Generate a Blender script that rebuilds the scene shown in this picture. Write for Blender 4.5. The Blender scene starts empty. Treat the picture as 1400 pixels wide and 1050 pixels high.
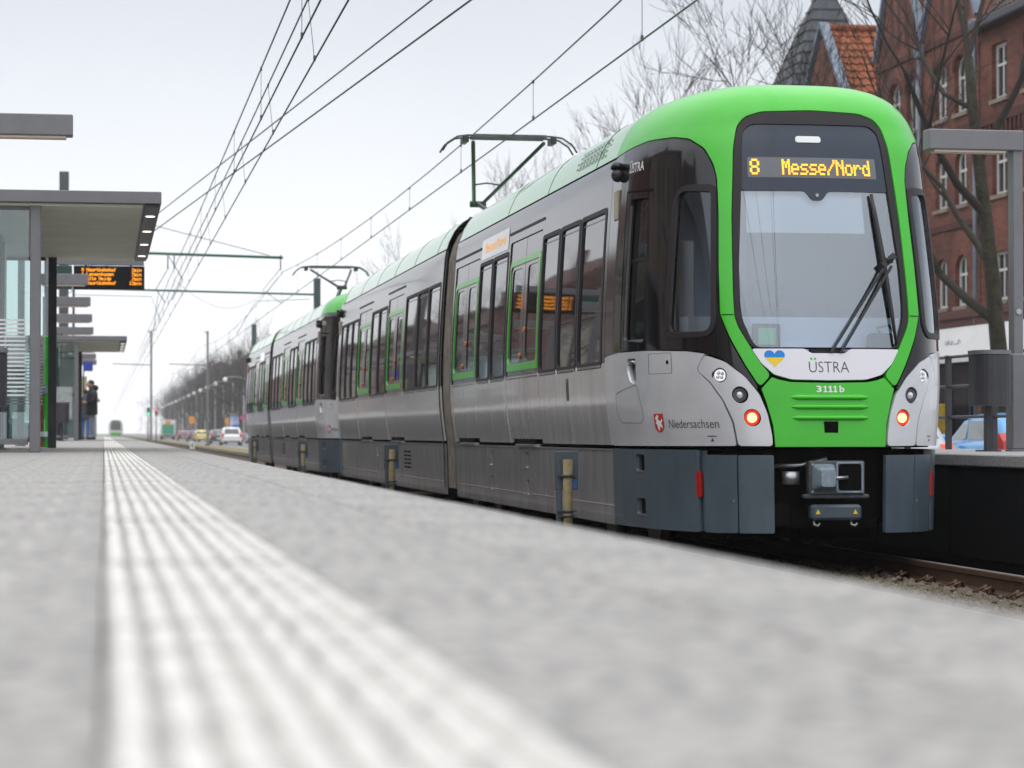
import bpy, bmesh, math, random
from mathutils import Vector, Matrix
random.seed(7)
SC = bpy.context.scene
COL = SC.collection
R = math.radians

# ---------------------------------------------------------------- camera
cam = bpy.data.cameras.new('camera')
cam.lens = 85.0
cam.sensor_width = 36.0
cam.clip_start = 0.05
cam.clip_end = 9000
cam.dof.use_dof = True
cam.dof.focus_distance = 20.0
cam.dof.aperture_fstop = 3.6
camo = bpy.data.objects.new('camera', cam)
COL.objects.link(camo)
camo.location = (0, 0, 1.0)
camo.rotation_euler = (R(90 + 1.161), 0, R(-9.58))
SC.camera = camo

# ---------------------------------------------------------------- sky and sun
SUN_EL, SUN_AZ = R(52), R(205)
world = bpy.data.worlds.new('World')
SC.world = world
world.use_nodes = True
nt = world.node_tree
nt.nodes.clear()
wo = nt.nodes.new('ShaderNodeOutputWorld')
bg = nt.nodes.new('ShaderNodeBackground')
sky = nt.nodes.new('ShaderNodeTexSky')
sky.sky_type = 'NISHITA'
sky.sun_disc = False
sky.sun_elevation = SUN_EL
sky.sun_rotation = SUN_AZ
sky.air_density = 1.0
sky.dust_density = 4.0
sc_ = nt.nodes.new('ShaderNodeVectorMath'); sc_.operation = 'SCALE'; sc_.inputs['Scale'].default_value = 0.05
nt.links.new(sky.outputs[0], sc_.inputs[0])
tc = nt.nodes.new('ShaderNodeTexCoord')
sep = nt.nodes.new('ShaderNodeSeparateXYZ')
nt.links.new(tc.outputs['Generated'], sep.inputs[0])
nz = nt.nodes.new('ShaderNodeTexNoise')
nz.inputs['Scale'].default_value = 2.2
nz.inputs['Detail'].default_value = 3
nt.links.new(tc.outputs['Generated'], nz.inputs['Vector'])
mm = nt.nodes.new('ShaderNodeMath'); mm.operation = 'MULTIPLY_ADD'
mm.inputs[1].default_value = 0.16; mm.inputs[2].default_value = -0.08
nt.links.new(nz.outputs[0], mm.inputs[0])
ad = nt.nodes.new('ShaderNodeMath'); ad.operation = 'ADD'
nt.links.new(sep.outputs[2], ad.inputs[0]); nt.links.new(mm.outputs[0], ad.inputs[1])
ramp = nt.nodes.new('ShaderNodeValToRGB')
ramp.color_ramp.elements[0].position = 0.0
ramp.color_ramp.elements[0].color = (0.535, 0.541, 0.555, 1)
ramp.color_ramp.elements[1].position = 0.22
ramp.color_ramp.elements[1].color = (0.262, 0.278, 0.312, 1)
e3 = ramp.color_ramp.elements.new(1.0)          # overcast: brightest overhead
e3.color = (0.97, 0.98, 1.0, 1)
nt.links.new(ad.outputs[0], ramp.inputs[0])
mx = nt.nodes.new('ShaderNodeMix'); mx.data_type = 'RGBA'
mx.inputs[0].default_value = 0.9
nt.links.new(sc_.outputs[0], mx.inputs[6]); nt.links.new(ramp.outputs[0], mx.inputs[7])
nt.links.new(mx.outputs[2], bg.inputs[0])
bg.inputs[1].default_value = 1.75
nt.links.new(bg.outputs[0], wo.inputs[0])

sl = bpy.data.lights.new('sun', 'SUN')
sl.energy = 0.5
sl.angle = R(150)
sl.color = (1.0, 0.97, 0.93)
slo = bpy.data.objects.new('sun', sl)
COL.objects.link(slo)
# light comes from behind the camera, a little from the left
d = Vector((-math.cos(SUN_EL) * 0.45, -math.cos(SUN_EL) * 0.89, math.sin(SUN_EL)))
slo.rotation_euler = d.to_track_quat('Z', 'Y').to_euler()

SC.view_settings.view_transform = 'Standard'
SC.view_settings.look = 'None'
SC.view_settings.exposure = 0.48
SC.view_settings.gamma = 1.0
SC.view_settings.use_curve_mapping = False
SC.cycles.use_denoising = True
SC.cycles.max_bounces = 8
SC.cycles.caustics_reflective = False
SC.cycles.caustics_refractive = False

# ---------------------------------------------------------------- materials
MATS = {}
def mat(name, col, rough=0.6, metal=0.0, coat=0.0, noise=None, bump=None, emit=None, alpha=None, spec=0.5, col2=None, ntype='NOISE', coords='Object'):
    """noise=(scale, amount) varies the colour towards col2 (or darker); bump=(scale, strength)."""
    if name in MATS: return MATS[name]
    m = bpy.data.materials.new(name)
    m.use_nodes = True
    t = m.node_tree
    b = t.nodes['Principled BSDF']
    b.inputs['Base Color'].default_value = (*col, 1)
    b.inputs['Roughness'].default_value = rough
    b.inputs['Metallic'].default_value = metal
    b.inputs['Coat Weight'].default_value = coat
    b.inputs['Coat Roughness'].default_value = 0.06
    b.inputs['Specular IOR Level'].default_value = spec
    if emit:
        b.inputs['Emission Color'].default_value = (*emit[0], 1)
        b.inputs['Emission Strength'].default_value = emit[1]
    if noise or bump:
        tcn = t.nodes.new('ShaderNodeTexCoord')
    if noise:
        n = t.nodes.new('ShaderNodeTexNoise')
        n.inputs['Scale'].default_value = noise[0]
        n.inputs['Detail'].default_value = 6
        n.inputs['Roughness'].default_value = 0.65
        if len(noise) > 2:
            mp = t.nodes.new('ShaderNodeMapping'); mp.inputs['Scale'].default_value = noise[2]
            t.links.new(tcn.outputs[coords], mp.inputs['Vector']); t.links.new(mp.outputs[0], n.inputs['Vector'])
        else: t.links.new(tcn.outputs[coords], n.inputs['Vector'])
        r = t.nodes.new('ShaderNodeValToRGB')
        r.color_ramp.elements[0].position = 0.36
        r.color_ramp.elements[1].position = 0.64
        c2 = col2 or tuple(c * (1 - noise[1]) for c in col)
        r.color_ramp.elements[0].color = (*c2, 1)
        r.color_ramp.elements[1].color = (*col, 1)
        t.links.new(n.outputs[0], r.inputs[0])
        t.links.new(r.outputs[0], b.inputs['Base Color'])
    if bump:
        n2 = t.nodes.new('ShaderNodeTexNoise')
        n2.inputs['Scale'].default_value = bump[0]
        n2.inputs['Detail'].default_value = 4
        t.links.new(tcn.outputs[coords], n2.inputs['Vector'])
        bn = t.nodes.new('ShaderNodeBump')
        bn.inputs['Strength'].default_value = bump[1]
        bn.inputs['Distance'].default_value = bump[2] if len(bump) > 2 else 0.02
        t.links.new(n2.outputs[0], bn.inputs['Height'])
        t.links.new(bn.outputs[0], b.inputs['Normal'])
    MATS[name] = m
    return m

def glass_mat(name, tint, refl, rough=0.01):
    """clear pane: mirror-like coating over a tinted see-through body"""
    m = bpy.data.materials.new(name); m.use_nodes = True
    t = m.node_tree; t.nodes.clear()
    o = t.nodes.new('ShaderNodeOutputMaterial')
    tr = t.nodes.new('ShaderNodeBsdfTransparent'); tr.inputs[0].default_value = (*tint, 1)
    gl = t.nodes.new('ShaderNodeBsdfGlossy'); gl.inputs['Roughness'].default_value = rough
    gl.inputs[0].default_value = (0.86, 0.93, 1, 1)
    fr = t.nodes.new('ShaderNodeFresnel'); fr.inputs[0].default_value = 1.5
    a = t.nodes.new('ShaderNodeMath'); a.operation = 'MULTIPLY_ADD'; a.use_clamp = True
    a.inputs[1].default_value = 1.3; a.inputs[2].default_value = refl
    t.links.new(fr.outputs[0], a.inputs[0])
    x = t.nodes.new('ShaderNodeMixShader')
    t.links.new(a.outputs[0], x.inputs[0]); t.links.new(tr.outputs[0], x.inputs[1]); t.links.new(gl.outputs[0], x.inputs[2])
    t.links.new(x.outputs[0], o.inputs[0])
    MATS[name] = m
    return m

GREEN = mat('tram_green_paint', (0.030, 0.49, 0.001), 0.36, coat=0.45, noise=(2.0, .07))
SILVER = mat('tram_silver_paint', (0.62, 0.635, 0.665), 0.30, metal=0.2, coat=0.4, noise=(3.0, .10), bump=(1.3, .06))
SILVER2 = mat('tram_dull_silver', (0.68, 0.67, 0.675), 0.24, metal=0.35, coat=0.6, noise=(3.0, .24, (1, 1.6, .35)), bump=(1.6, .08))
SILVER3 = mat('tram_bright_silver', (0.70, 0.69, 0.74), 0.35, metal=0.2, coat=0.4)
SKIRT = mat('tram_skirt_blue_grey', (0.075, 0.105, 0.132), 0.42, coat=0.25, noise=(4.0, .24, (1, 1, .4)))
SKIRT2 = mat('tram_skirt_grey', (0.34, 0.34, 0.35), 0.34, metal=0.3, coat=0.4, noise=(3.0, .38, (1, 1.5, .5)), bump=(1.1, .10))
ANTH = mat('tram_anthracite_gloss', (0.022, 0.020, 0.023), 0.14, coat=0.35, spec=0.4, noise=(2.6, .35), bump=(0.9, .05))
ROOFG = mat('tram_roof_green_sky_sheen', (0.27, 0.62, 0.23), 0.26, coat=1.0, noise=(1.2, .10))  # body green lightened: bright sky reflection on the roof put into the colour
BLACKG = mat('tram_black_gloss', (0.008, 0.008, 0.010), 0.08, coat=0.35, spec=.4, bump=(1.2, .04))
RUBBER = mat('black_rubber', (0.014, 0.011, 0.014), 0.5, spec=.35)
BLACK = mat('deep_black', (0.003, 0.003, 0.003), 0.9, spec=.1)
TINT = mat('tinted_window_glass', (0.016, 0.016, 0.017), 0.02, spec=0.9, bump=(0.7, .03))
NAVY = mat('windscreen_navy_band', (0.016, 0.028, 0.050), 0.2, spec=.35, coat=0.2)
BELLOW = mat('bellows_fabric', (0.27, 0.24, 0.205), 0.7, noise=(5, .4))
STEEL = mat('bare_steel', (0.45, 0.46, 0.48), 0.35, metal=0.9, noise=(9, .25))
CHROME = mat('lamp_reflector', (0.85, 0.85, 0.88), 0.15, metal=1.0)
COUPL = mat('coupler_blue_grey', (0.30, 0.38, 0.45), 0.45, metal=0.3, noise=(14, .35))
COUPLD = mat('coupler_dark_steel', (0.10, 0.11, 0.12), 0.5, metal=0.4, noise=(14, .4))
AMBER = mat('amber_led', (0.3, 0.12, 0.0), 0.5, emit=((1.0, 0.50, 0.04), 1.25))
AMBER2 = mat('amber_led_board', (0.3, 0.1, 0.0), 0.5, emit=((1.0, 0.33, 0.01), 1.4))
LEDBG = mat('led_panel_grey', (0.13, 0.14, 0.155), 0.5)
REDLAMP = mat('red_tail_lens', (0.5, 0.015, 0.01), 0.2, emit=((1.0, 0.03, 0.01), 0.35))
HOTLAMP = mat('lit_tail_lamp', (1.0, 0.5, 0.2), 0.3, emit=((1.0, 0.55, 0.16), 2.2))
REDREF = mat('red_reflector', (0.42, 0.012, 0.01), 0.25)
WHITEP = mat('white_paint', (0.78, 0.78, 0.78), 0.5)
INK = mat('dark_lettering', (0.03, 0.03, 0.04), 0.5)
UBLUE = mat('sticker_blue', (0.0, 0.22, 0.66), 0.5)
UYEL = mat('sticker_yellow', (0.85, 0.60, 0.02), 0.5)
CRED = mat('crest_red', (0.50, 0.02, 0.03), 0.5)
CABIN = mat('cab_interior_grey', (0.56, 0.64, 0.74), 0.7)
CABD = mat('cab_interior_dark', (0.06, 0.065, 0.075), 0.6)
SCREEN = mat('green_screen', (0.05, 0.2, 0.1), 0.4, emit=((0.1, 0.6, 0.25), 0.18))
WSGLASS = glass_mat('windscreen_glass', (0.78, 0.89, 1.0), 0.20)
CABGLASS = glass_mat('cab_side_glass', (0.84, 0.90, 0.94), 0.03)
PANE = glass_mat('shelter_glass', (0.86, 0.93, 0.92), 0.02)
LAMPG = mat('platform_grey_metal', (0.20, 0.20, 0.215), 0.45, metal=0.2, noise=(3, .12))
DARKM = mat('dark_grey_metal', (0.055, 0.055, 0.065), 0.45, metal=0.2, noise=(4, .2))
MASTG = mat('mast_green_grey', (0.05, 0.085, 0.085), 0.5, noise=(3, .2))
SPAN = mat('span_green', (.018, .12, .085), .45)
WIRE = mat('copper_wire_patina', (0.045, 0.075, 0.07), 0.5)
PANTO = mat('pantograph_dark', (0.012, 0.03, 0.028), 0.45)

# ---------------------------------------------------------------- mesh helpers
def link(name, me, m, parent=None, loc=None):
    o = bpy.data.objects.new(name, me)
    COL.objects.link(o)
    if m is not None:
        if isinstance(m, (list, tuple)):
            for q in m: me.materials.append(q)
        else: me.materials.append(m)
    if parent: o.parent = parent
    if loc: o.location = loc
    return o

def tag(o, label, cat, group=None):
    o['label'] = label; o['category'] = cat
    if group: o['group'] = group
    return o

def struct(o):
    o['kind'] = 'structure'
    return o

def empty(name, loc, rz=0.0):
    o = bpy.data.objects.new(name, None)
    COL.objects.link(o)
    o.location = loc; o.rotation_euler = (0, 0, rz)
    o.empty_display_size = 0.1
    return o

def copy_tree(o, parent=None):
    c = o.copy(); COL.objects.link(c); c.parent = parent
    for ch in list(o.children): copy_tree(ch, c)
    return c

class MB:
    def __init__(s): s.v = []; s.f = []; s.sm = []
    def add(s, vs, fs, smooth=False):
        k = len(s.v); s.v += [tuple(p) for p in vs]
        for q in fs: s.f.append([i + k for i in q]); s.sm.append(smooth)
        return s
    def box(s, lo, hi, ch=0.0):
        x0, y0, z0 = lo; x1, y1, z1 = hi
        if ch <= 0:
            return s.add([(x0,y0,z0),(x1,y0,z0),(x1,y1,z0),(x0,y1,z0),(x0,y0,z1),(x1,y0,z1),(x1,y1,z1),(x0,y1,z1)],
                         [(0,3,2,1),(4,5,6,7),(0,1,5,4),(1,2,6,5),(2,3,7,6),(3,0,4,7)])
        c = min(ch, (x1-x0)*.45, (y1-y0)*.45, (z1-z0)*.45)
        vs = []; 
        for i, X in enumerate((x0, x1)):
            for j, Y in enumerate((y0, y1)):
                for k, Z in enumerate((z0, z1)):
                    dx = c if i == 0 else -c; dy = c if j == 0 else -c; dz = c if k == 0 else -c
                    vs += [(X, Y+dy, Z+dz), (X+dx, Y, Z+dz), (X+dx, Y+dy, Z)]
        def I(i, j, k, a): return ((i*2+j)*2+k)*3+a
        fs = []
        for i in (0, 1): q = [I(i,0,0,0), I(i,1,0,0), I(i,1,1,0), I(i,0,1,0)]; fs.append(q if i else q[::-1])
        for j in (0, 1): q = [I(0,j,0,1), I(1,j,0,1), I(1,j,1,1), I(0,j,1,1)]; fs.append(q[::-1] if j else q)
        for k in (0, 1): q = [I(0,0,k,2), I(1,0,k,2), I(1,1,k,2), I(0,1,k,2)]; fs.append(q if k else q[::-1])
        for j in (0, 1):
            for k in (0, 1): q = [I(0,j,k,1), I(1,j,k,1), I(1,j,k,2), I(0,j,k,2)]; fs.append(q if j == k else q[::-1])
        for i in (0, 1):
            for k in (0, 1): q = [I(i,0,k,0), I(i,1,k,0), I(i,1,k,2), I(i,0,k,2)]; fs.append(q[::-1] if i == k else q)
        for i in (0, 1):
            for j in (0, 1): q = [I(i,j,0,0), I(i,j,1,0), I(i,j,1,1), I(i,j,0,1)]; fs.append(q if i == j else q[::-1])
        for i in (0, 1):
            for j in (0, 1):
                for k in (0, 1):
                    q = [I(i,j,k,0), I(i,j,k,1), I(i,j,k,2)]; fs.append(q if (i+j+k) % 2 else q[::-1])
        return s.add(vs, fs)
    def cyl(s, a, b, r0, r1=None, n=12, cap=True, smooth=True):
        if r1 is None: r1 = r0
        a = Vector(a); b = Vector(b); d = (b - a).normalized()
        p = d.orthogonal().normalized(); q = d.cross(p)
        vs = []
        for c, r in ((a, r0), (b, r1)):
            for i in range(n):
                t = 2*math.pi*i/n; vs.append(c + (p*math.cos(t) + q*math.sin(t))*r)
        s.add(vs, [(i, (i+1) % n, n+(i+1) % n, n+i) for i in range(n)], smooth)
        if cap:
            k = len(s.v) - 2*n
            s.f.append([k+i for i in range(n)][::-1]); s.sm.append(False)
            s.f.append([k+n+i for i in range(n)]); s.sm.append(False)
        return s
    def tube(s, pts, rad, n=6, cap=True):
        pts = [Vector(p) for p in pts]; rr = rad if isinstance(rad, (list, tuple)) else [rad]*len(pts)
        vs = []; pr = None
        for i, p in enumerate(pts):
            d = (pts[min(i+1, len(pts)-1)] - pts[max(i-1, 0)]).normalized()
            if pr is None: pr = d.orthogonal().normalized()
            else:
                pr = pr - d*pr.dot(d)
                pr = pr.normalized() if pr.length > 1e-6 else d.orthogonal().normalized()
            q = d.cross(pr)
            for j in range(n):
                t = 2*math.pi*j/n; vs.append(p + (pr*math.cos(t) + q*math.sin(t))*rr[i])
        fs = []
        for i in range(len(pts)-1):
            for j in range(n):
                fs.append((i*n+j, i*n+(j+1) % n, (i+1)*n+(j+1) % n, (i+1)*n+j))
        s.add(vs, fs, True)
        if cap and n > 3:
            k = len(s.v) - len(vs)
            s.f.append([k+j for j in range(n)][::-1]); s.sm.append(False)
            s.f.append([k+(len(pts)-1)*n+j for j in range(n)]); s.sm.append(False)
        return s
    def bar(s, a, b, w, h, upv=(0, 0, 1)):
        a = Vector(a); b = Vector(b); d = (b-a).normalized(); u = Vector(upv)
        r = d.cross(u)
        if r.length < 1e-4: r = d.cross(Vector((0, 1, 0)))
        r.normalize(); u = r.cross(d)
        vs = []
        for c in (a, b):
            for i, j in ((-1,-1),(1,-1),(1,1),(-1,1)): vs.append(c + r*(w/2*i) + u*(h/2*j))
        return s.add(vs, [(0,1,2,3)[::-1],(4,5,6,7),(0,1,5,4),(1,2,6,5),(2,3,7,6),(3,0,4,7)])
    def prism(s, poly, fn, d0, d1):
        """poly in 2D, fn(x, y, depth) gives 3D"""
        n = len(poly)
        vs = [fn(x, y, d0) for x, y in poly] + [fn(x, y, d1) for x, y in poly]
        return s.add(vs, [list(range(n))[::-1], [n+i for i in range(n)]] + [(i, (i+1) % n, n+(i+1) % n, n+i) for i in range(n)])
    def grid(s, rows, smooth=True, closed=False):
        n = len(rows[0]); vs = [p for r in rows for p in r]; fs = []
        for i in range(len(rows)-1):
            for j in range(n if closed else n-1):
                fs.append((i*n+j, i*n+(j+1) % n, (i+1)*n+(j+1) % n, (i+1)*n+j))
        return s.add(vs, fs, smooth)
    def sphere(s, c, r, n=10, m=6, sc=(1, 1, 1)):
        rows = []
        for i in range(m+1):
            t = math.pi*i/m
            rows.append([(c[0]+r*sc[0]*math.sin(t)*math.cos(2*math.pi*j/n), c[1]+r*sc[1]*math.sin(t)*math.sin(2*math.pi*j/n), c[2]-r*sc[2]*math.cos(t)) for j in range(n)])
        return s.grid(rows, True, True)
    def mesh(s, name):
        me = bpy.data.meshes.new(name)
        me.from_pydata(s.v, [], s.f)
        me.polygons.foreach_set('use_smooth', s.sm)
        me.update()
        return me
    def build(s, name, m, parent=None, loc=None, fix=False):
        me = s.mesh(name)
        if fix:
            bm = bmesh.new(); bm.from_mesh(me)
            bmesh.ops.remove_doubles(bm, verts=bm.verts, dist=1e-5)
            bmesh.ops.recalc_face_normals(bm, faces=bm.faces)
            bm.to_mesh(me); bm.free()
        return link(name, me, m, parent, loc)

def rounded(poly, r):
    if r <= 0: return poly
    out = []; n = len(poly)
    for i in range(n):
        p = Vector(poly[i]); a = Vector(poly[i-1]) - p; b = Vector(poly[(i+1) % n]) - p
        if a.length < 1e-6 or b.length < 1e-6: continue
        ra = min(r, a.length*.42); rb = min(r, b.length*.42)
        A = p + a.normalized()*ra; B = p + b.normalized()*rb
        for t in (0, .25, .5, .75, 1):
            q = A*(1-t)**2 + p*2*t*(1-t) + B*t*t
            out.append((q.x, q.y))
    return out

def panel(name, poly, m, fn, parent=None, off=0.006, depth=0.03, holes=(), gu=0.08, gv=0.08, r=0.0, ulim=None, soft=True):
    """a plate that follows the surface fn(u, v): outline poly with holes, own thickness"""
    bm = bmesh.new()
    loops = [rounded(poly, r)] + [h for h in holes]
    es = []
    for lp in loops:
        vs = [bm.verts.new((p[0], p[1], 0)) for p in lp]
        es += [bm.edges.new((vs[i], vs[(i+1) % len(vs)])) for i in range(len(vs))]
    bmesh.ops.triangle_fill(bm, use_beauty=True, use_dissolve=False, edges=es)
    us = [v.co.x for v in bm.verts]; ws = [v.co.y for v in bm.verts]
    def cuts(lo, hi, g, axis):
        k = math.floor(lo/g) + 1
        while k*g < hi - 1e-4:
            c = k*g
            if axis == 0 and ulim is not None and abs(c) > ulim and abs(abs(c) % 1.0) > 1e-4: k += 1; continue
            no = (1, 0, 0) if axis == 0 else (0, 1, 0)
            bmesh.ops.bisect_plane(bm, geom=bm.verts[:] + bm.edges[:] + bm.faces[:], dist=1e-5,
                                   plane_co=(c, 0, 0) if axis == 0 else (0, c, 0), plane_no=no)
            k += 1
    if gu: cuts(min(us), max(us), gu, 0)
    if gv: cuts(min(ws), max(ws), gv, 1)
    bm.verts.index_update()
    P = []; N = []
    h = 2e-3
    for v in bm.verts:
        u, w = v.co.x, v.co.y
        a = fn(u-h, w); b = fn(u+h, w); c = fn(u, w-h); d_ = fn(u, w+h)
        n = (Vector(b)-Vector(a)).cross(Vector(d_)-Vector(c))
        n.normalize() if n.length > 1e-12 else None
        P.append(Vector(fn(u, w))); N.append(n)
    V = [P[i] + N[i]*off for i in range(len(P))]
    NN = list(N); F = []
    for fc in bm.faces:
        ix = [v.index for v in fc.verts]
        if fc.normal.z < 0: ix = ix[::-1]
        F.append(ix)
    if depth > 0:
        for e in bm.edges:
            if len(e.link_faces) != 1: continue
            fc = e.link_faces[0]
            a, b = e.verts[0].index, e.verts[1].index
            ix = [v.index for v in fc.verts]
            if fc.normal.z < 0: ix = ix[::-1]
            k = ix.index(a)
            if ix[(k+1) % len(ix)] != b: a, b = b, a
            k = len(V)
            V += [V[a], V[b], P[b] + N[b]*(off-depth), P[a] + N[a]*(off-depth)]
            wn = (V[k+1]-V[k]).cross(N[a]); wn.normalize() if wn.length > 0 else None
            bl = 0.35 if soft else 0.0
            n1 = (wn*(1-bl)+N[a]*bl).normalized()
            NN += [n1, n1, wn, wn]
            F.append([k, k+3, k+2, k+1])
    me = bpy.data.meshes.new(name)
    me.from_pydata([tuple(p) for p in V], [], F)
    me.polygons.foreach_set('use_smooth', [True]*len(F))
    me.normals_split_custom_set_from_vertices([tuple(n) for n in NN])
    me.update()
    bm.free()
    return link(name, me, m, parent)

def arc(cx, cy, rx, ry, a0, a1, n):
    return [(cx+rx*math.cos(a0+(a1-a0)*i/n), cy+ry*math.sin(a0+(a1-a0)*i/n)) for i in range(n+1)]
def circle(cx, cy, r, n=18): return arc(cx, cy, r, r, 0, 2*math.pi*(n-1)/n, n-1)
def rect(x0, y0, x1, y1): return [(x0, y0), (x1, y0), (x1, y1), (x0, y1)]
def mirror(half):
    """half outline listed from left to the centre line, returned with its mirror image"""
    rest = [(-a, b) for a, b in reversed(half) if abs(a) > 1e-6]
    return half + rest

def text_flat(body, size, bold=0.0, shear=0.0):
    c = bpy.data.curves.new('t', 'FONT'); c.body = body; c.size = size; c.offset = bold; c.shear = shear
    c.resolution_u = 3
    o = bpy.data.objects.new('t', c)
    me = bpy.data.meshes.new_from_object(o)
    bpy.data.objects.remove(o); 
    vs = [(v.co.x, v.co.y) for v in me.vertices]; fs = [list(p.vertices) for p in me.polygons]
    x0 = min(p[0] for p in vs); x1 = max(p[0] for p in vs)
    y0 = min(p[1] for p in vs); y1 = max(p[1] for p in vs)
    bpy.data.meshes.remove(me)
    return vs, fs, (x0, x1, y0, y1)

def lettering(name, body, m, fn, u0, v0, u1, v1, parent, off=0.009, bold=0.0, shear=0.0):
    """text stretched into the rectangle u0..u1, v0..v1 of the surface fn"""
    vs, fs, (a, b, c, d_) = text_flat(body, 1.0, bold, shear)
    V = []; h = 2e-3
    for x, y in vs:
        u = u0 + (x-a)/(b-a)*(u1-u0); w = v0 + (y-c)/(d_-c)*(v1-v0)
        p = Vector(fn(u, w)); n = (Vector(fn(u+h, w))-Vector(fn(u-h, w))).cross(Vector(fn(u, w+h))-Vector(fn(u, w-h))); n.normalize()
        V.append(p+n*off)
    mb = MB(); mb.add(V, fs)
    return mb.build(name, m, parent)

FONT57 = {'8':(14,17,17,14,17,17,14),'M':(17,27,21,21,17,17,17),'e':(0,0,14,17,31,16,14),'s':(0,0,15,16,14,1,30),'/':(1,1,2,4,8,16,16),
 'N':(17,25,21,19,17,17,17),'o':(0,0,14,17,17,17,14),'r':(0,0,22,25,16,16,16),'d':(1,1,13,19,17,17,15),'H':(17,17,17,31,17,17,17),
 'a':(0,0,14,1,15,17,15),'u':(0,0,17,17,17,19,13),'p':(0,0,30,17,30,16,16),'t':(8,8,28,8,8,9,6),'b':(16,16,22,25,17,17,30),
 'h':(16,16,22,25,17,17,17),'n':(0,0,22,25,17,17,17),'f':(6,9,8,28,8,8,8),'L':(16,16,16,16,16,16,31),'g':(0,0,15,17,15,1,14),
 'A':(14,17,17,31,17,17,17),'l':(12,4,4,4,4,4,14),'i':(4,0,12,4,4,4,14),'m':(0,0,26,21,21,21,21),'1':(4,12,4,4,4,4,14),
 '2':(14,17,1,2,4,8,31),'7':(31,1,2,4,8,8,8),' ':(0,)*7}
def led_text(name, body, m, fn, u0, v0, px, py, parent, off=0.012, fat=1.35):
    """dot-matrix text, lower left corner at u0, v0; px, py = dot pitch"""
    mb = MB(); h = 2e-3
    for ci, ch in enumerate(body):
        for r_, bits in enumerate(FONT57[ch]):
            for c_ in range(5):
                if bits >> (4-c_) & 1:
                    u = u0+(ci*6+c_)*px; w = v0+(6-r_)*py
                    q = []
                    for a, b in ((0, 0), (px*fat, 0), (px*fat, py*.9), (0, py*.9)):
                        p = Vector(fn(u+a, w+b)); n = (Vector(fn(u+a+h, w+b))-Vector(fn(u+a-h, w+b))).cross(Vector(fn(u+a, w+b+h))-Vector(fn(u+a, w+b-h))); n.normalize()
                        q.append(p+n*(off + 0.0008*((r_*5+c_) % 3)))
                    mb.add(q, [(0, 1, 2, 3)])
    return mb.build(name, m, parent)

# ---------------------------------------------------------------- tram body surface
def herm(xs, ys, x):
    n = len(xs)
    x = min(max(x, xs[0]), xs[-1]); i = 0
    while i < n-2 and x > xs[i+1]: i += 1
    def m(k):
        a = max(k-1, 0); b = min(k+1, n-1); return (ys[b]-ys[a])/(xs[b]-xs[a])
    h = xs[i+1]-xs[i]; t = (x-xs[i])/h
    return (2*t**3-3*t*t+1)*ys[i]+(t**3-2*t*t+t)*h*m(i)+(3*t*t-2*t**3)*ys[i+1]+(t**3-t*t)*h*m(i+1)
PLAN = [(0,0),(.40,.02),(.70,.10),(.87,.22),(1.0,.40),(1.10,.60),(1.175,.82),(1.25,1.15),(1.30,1.5),(1.325,1.85)]
US = [0.0]
for a_, b_ in zip(PLAN, PLAN[1:]): US.append(US[-1]+math.hypot(b_[0]-a_[0], b_[1]-a_[1]))
U0 = US[-1]
PX = [q[0] for q in PLAN]; PY = [q[1] for q in PLAN]
# level, height, half width, how far the nose leans back
VT = [(.18,.18,1.24,0),(.5,.5,1.25,0),(.9,.9,1.265,0),(1.1,1.1,1.29,.02),(1.35,1.35,1.315,.05),(1.65,1.65,1.325,.10),(2.0,2.0,1.32,.165),
      (2.6,2.6,1.29,.30),(3.1,3.1,1.255,.42),(3.3,3.3,1.235,.475),(3.47,3.45,1.19,.53),(3.64,3.59,1.12,.58),(3.83,3.71,1.01,.67),
      (4.02,3.79,.85,.8),(4.27,3.84,.6,1.0),(4.6,3.86,.2,1.3)]
VV = [r_[0] for r_ in VT]; VZ = [r_[1] for r_ in VT]; VW = [r_[2] for r_ in VT]; VY = [r_[3] for r_ in VT]
_vc = {}
def vlev(v):
    k = round(v, 5)
    if k not in _vc: _vc[k] = (herm(VV, VZ, v), herm(VV, VW, v)/1.325, herm(VV, VY, v))
    return _vc[k]
def S(u, v):
    s = -1 if u < 0 else 1; a = abs(u)
    if a <= U0: lat = herm(US, PX, a); dep = herm(US, PY, a)
    else: lat = 1.325; dep = 1.85+a-U0
    z, w, y0 = vlev(v)
    return (s*lat*w, dep+y0*max(0, 1-dep/1.85), z)
def uy(y): return -(U0+(y-1.85))
JOINT = 2.22                    # where the cab meets the first section
UJ = uy(JOINT)
LEN = 28.32
SECT = [(2.22, 11.6), (12.7, 26.1)]
WINS = [(2.40,3.45),(3.56,4.45),(4.56,5.42),(7.56,8.50),(8.62,9.48),(12.85,13.9),(14.0,15.05),(15.15,16.4),(18.8,19.8),(19.9,20.9),(23.05,24.0),(24.1,25.0),(25.1,25.95)]
DOORS = [(5.50,7.44),(9.58,11.5),(16.72,18.66),(21.0,22.94)]

def frontfn(dy):               # forward facing plane helper for parts behind the glass
    return lambda x, z, d_: (x, dy+d_, z)

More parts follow.
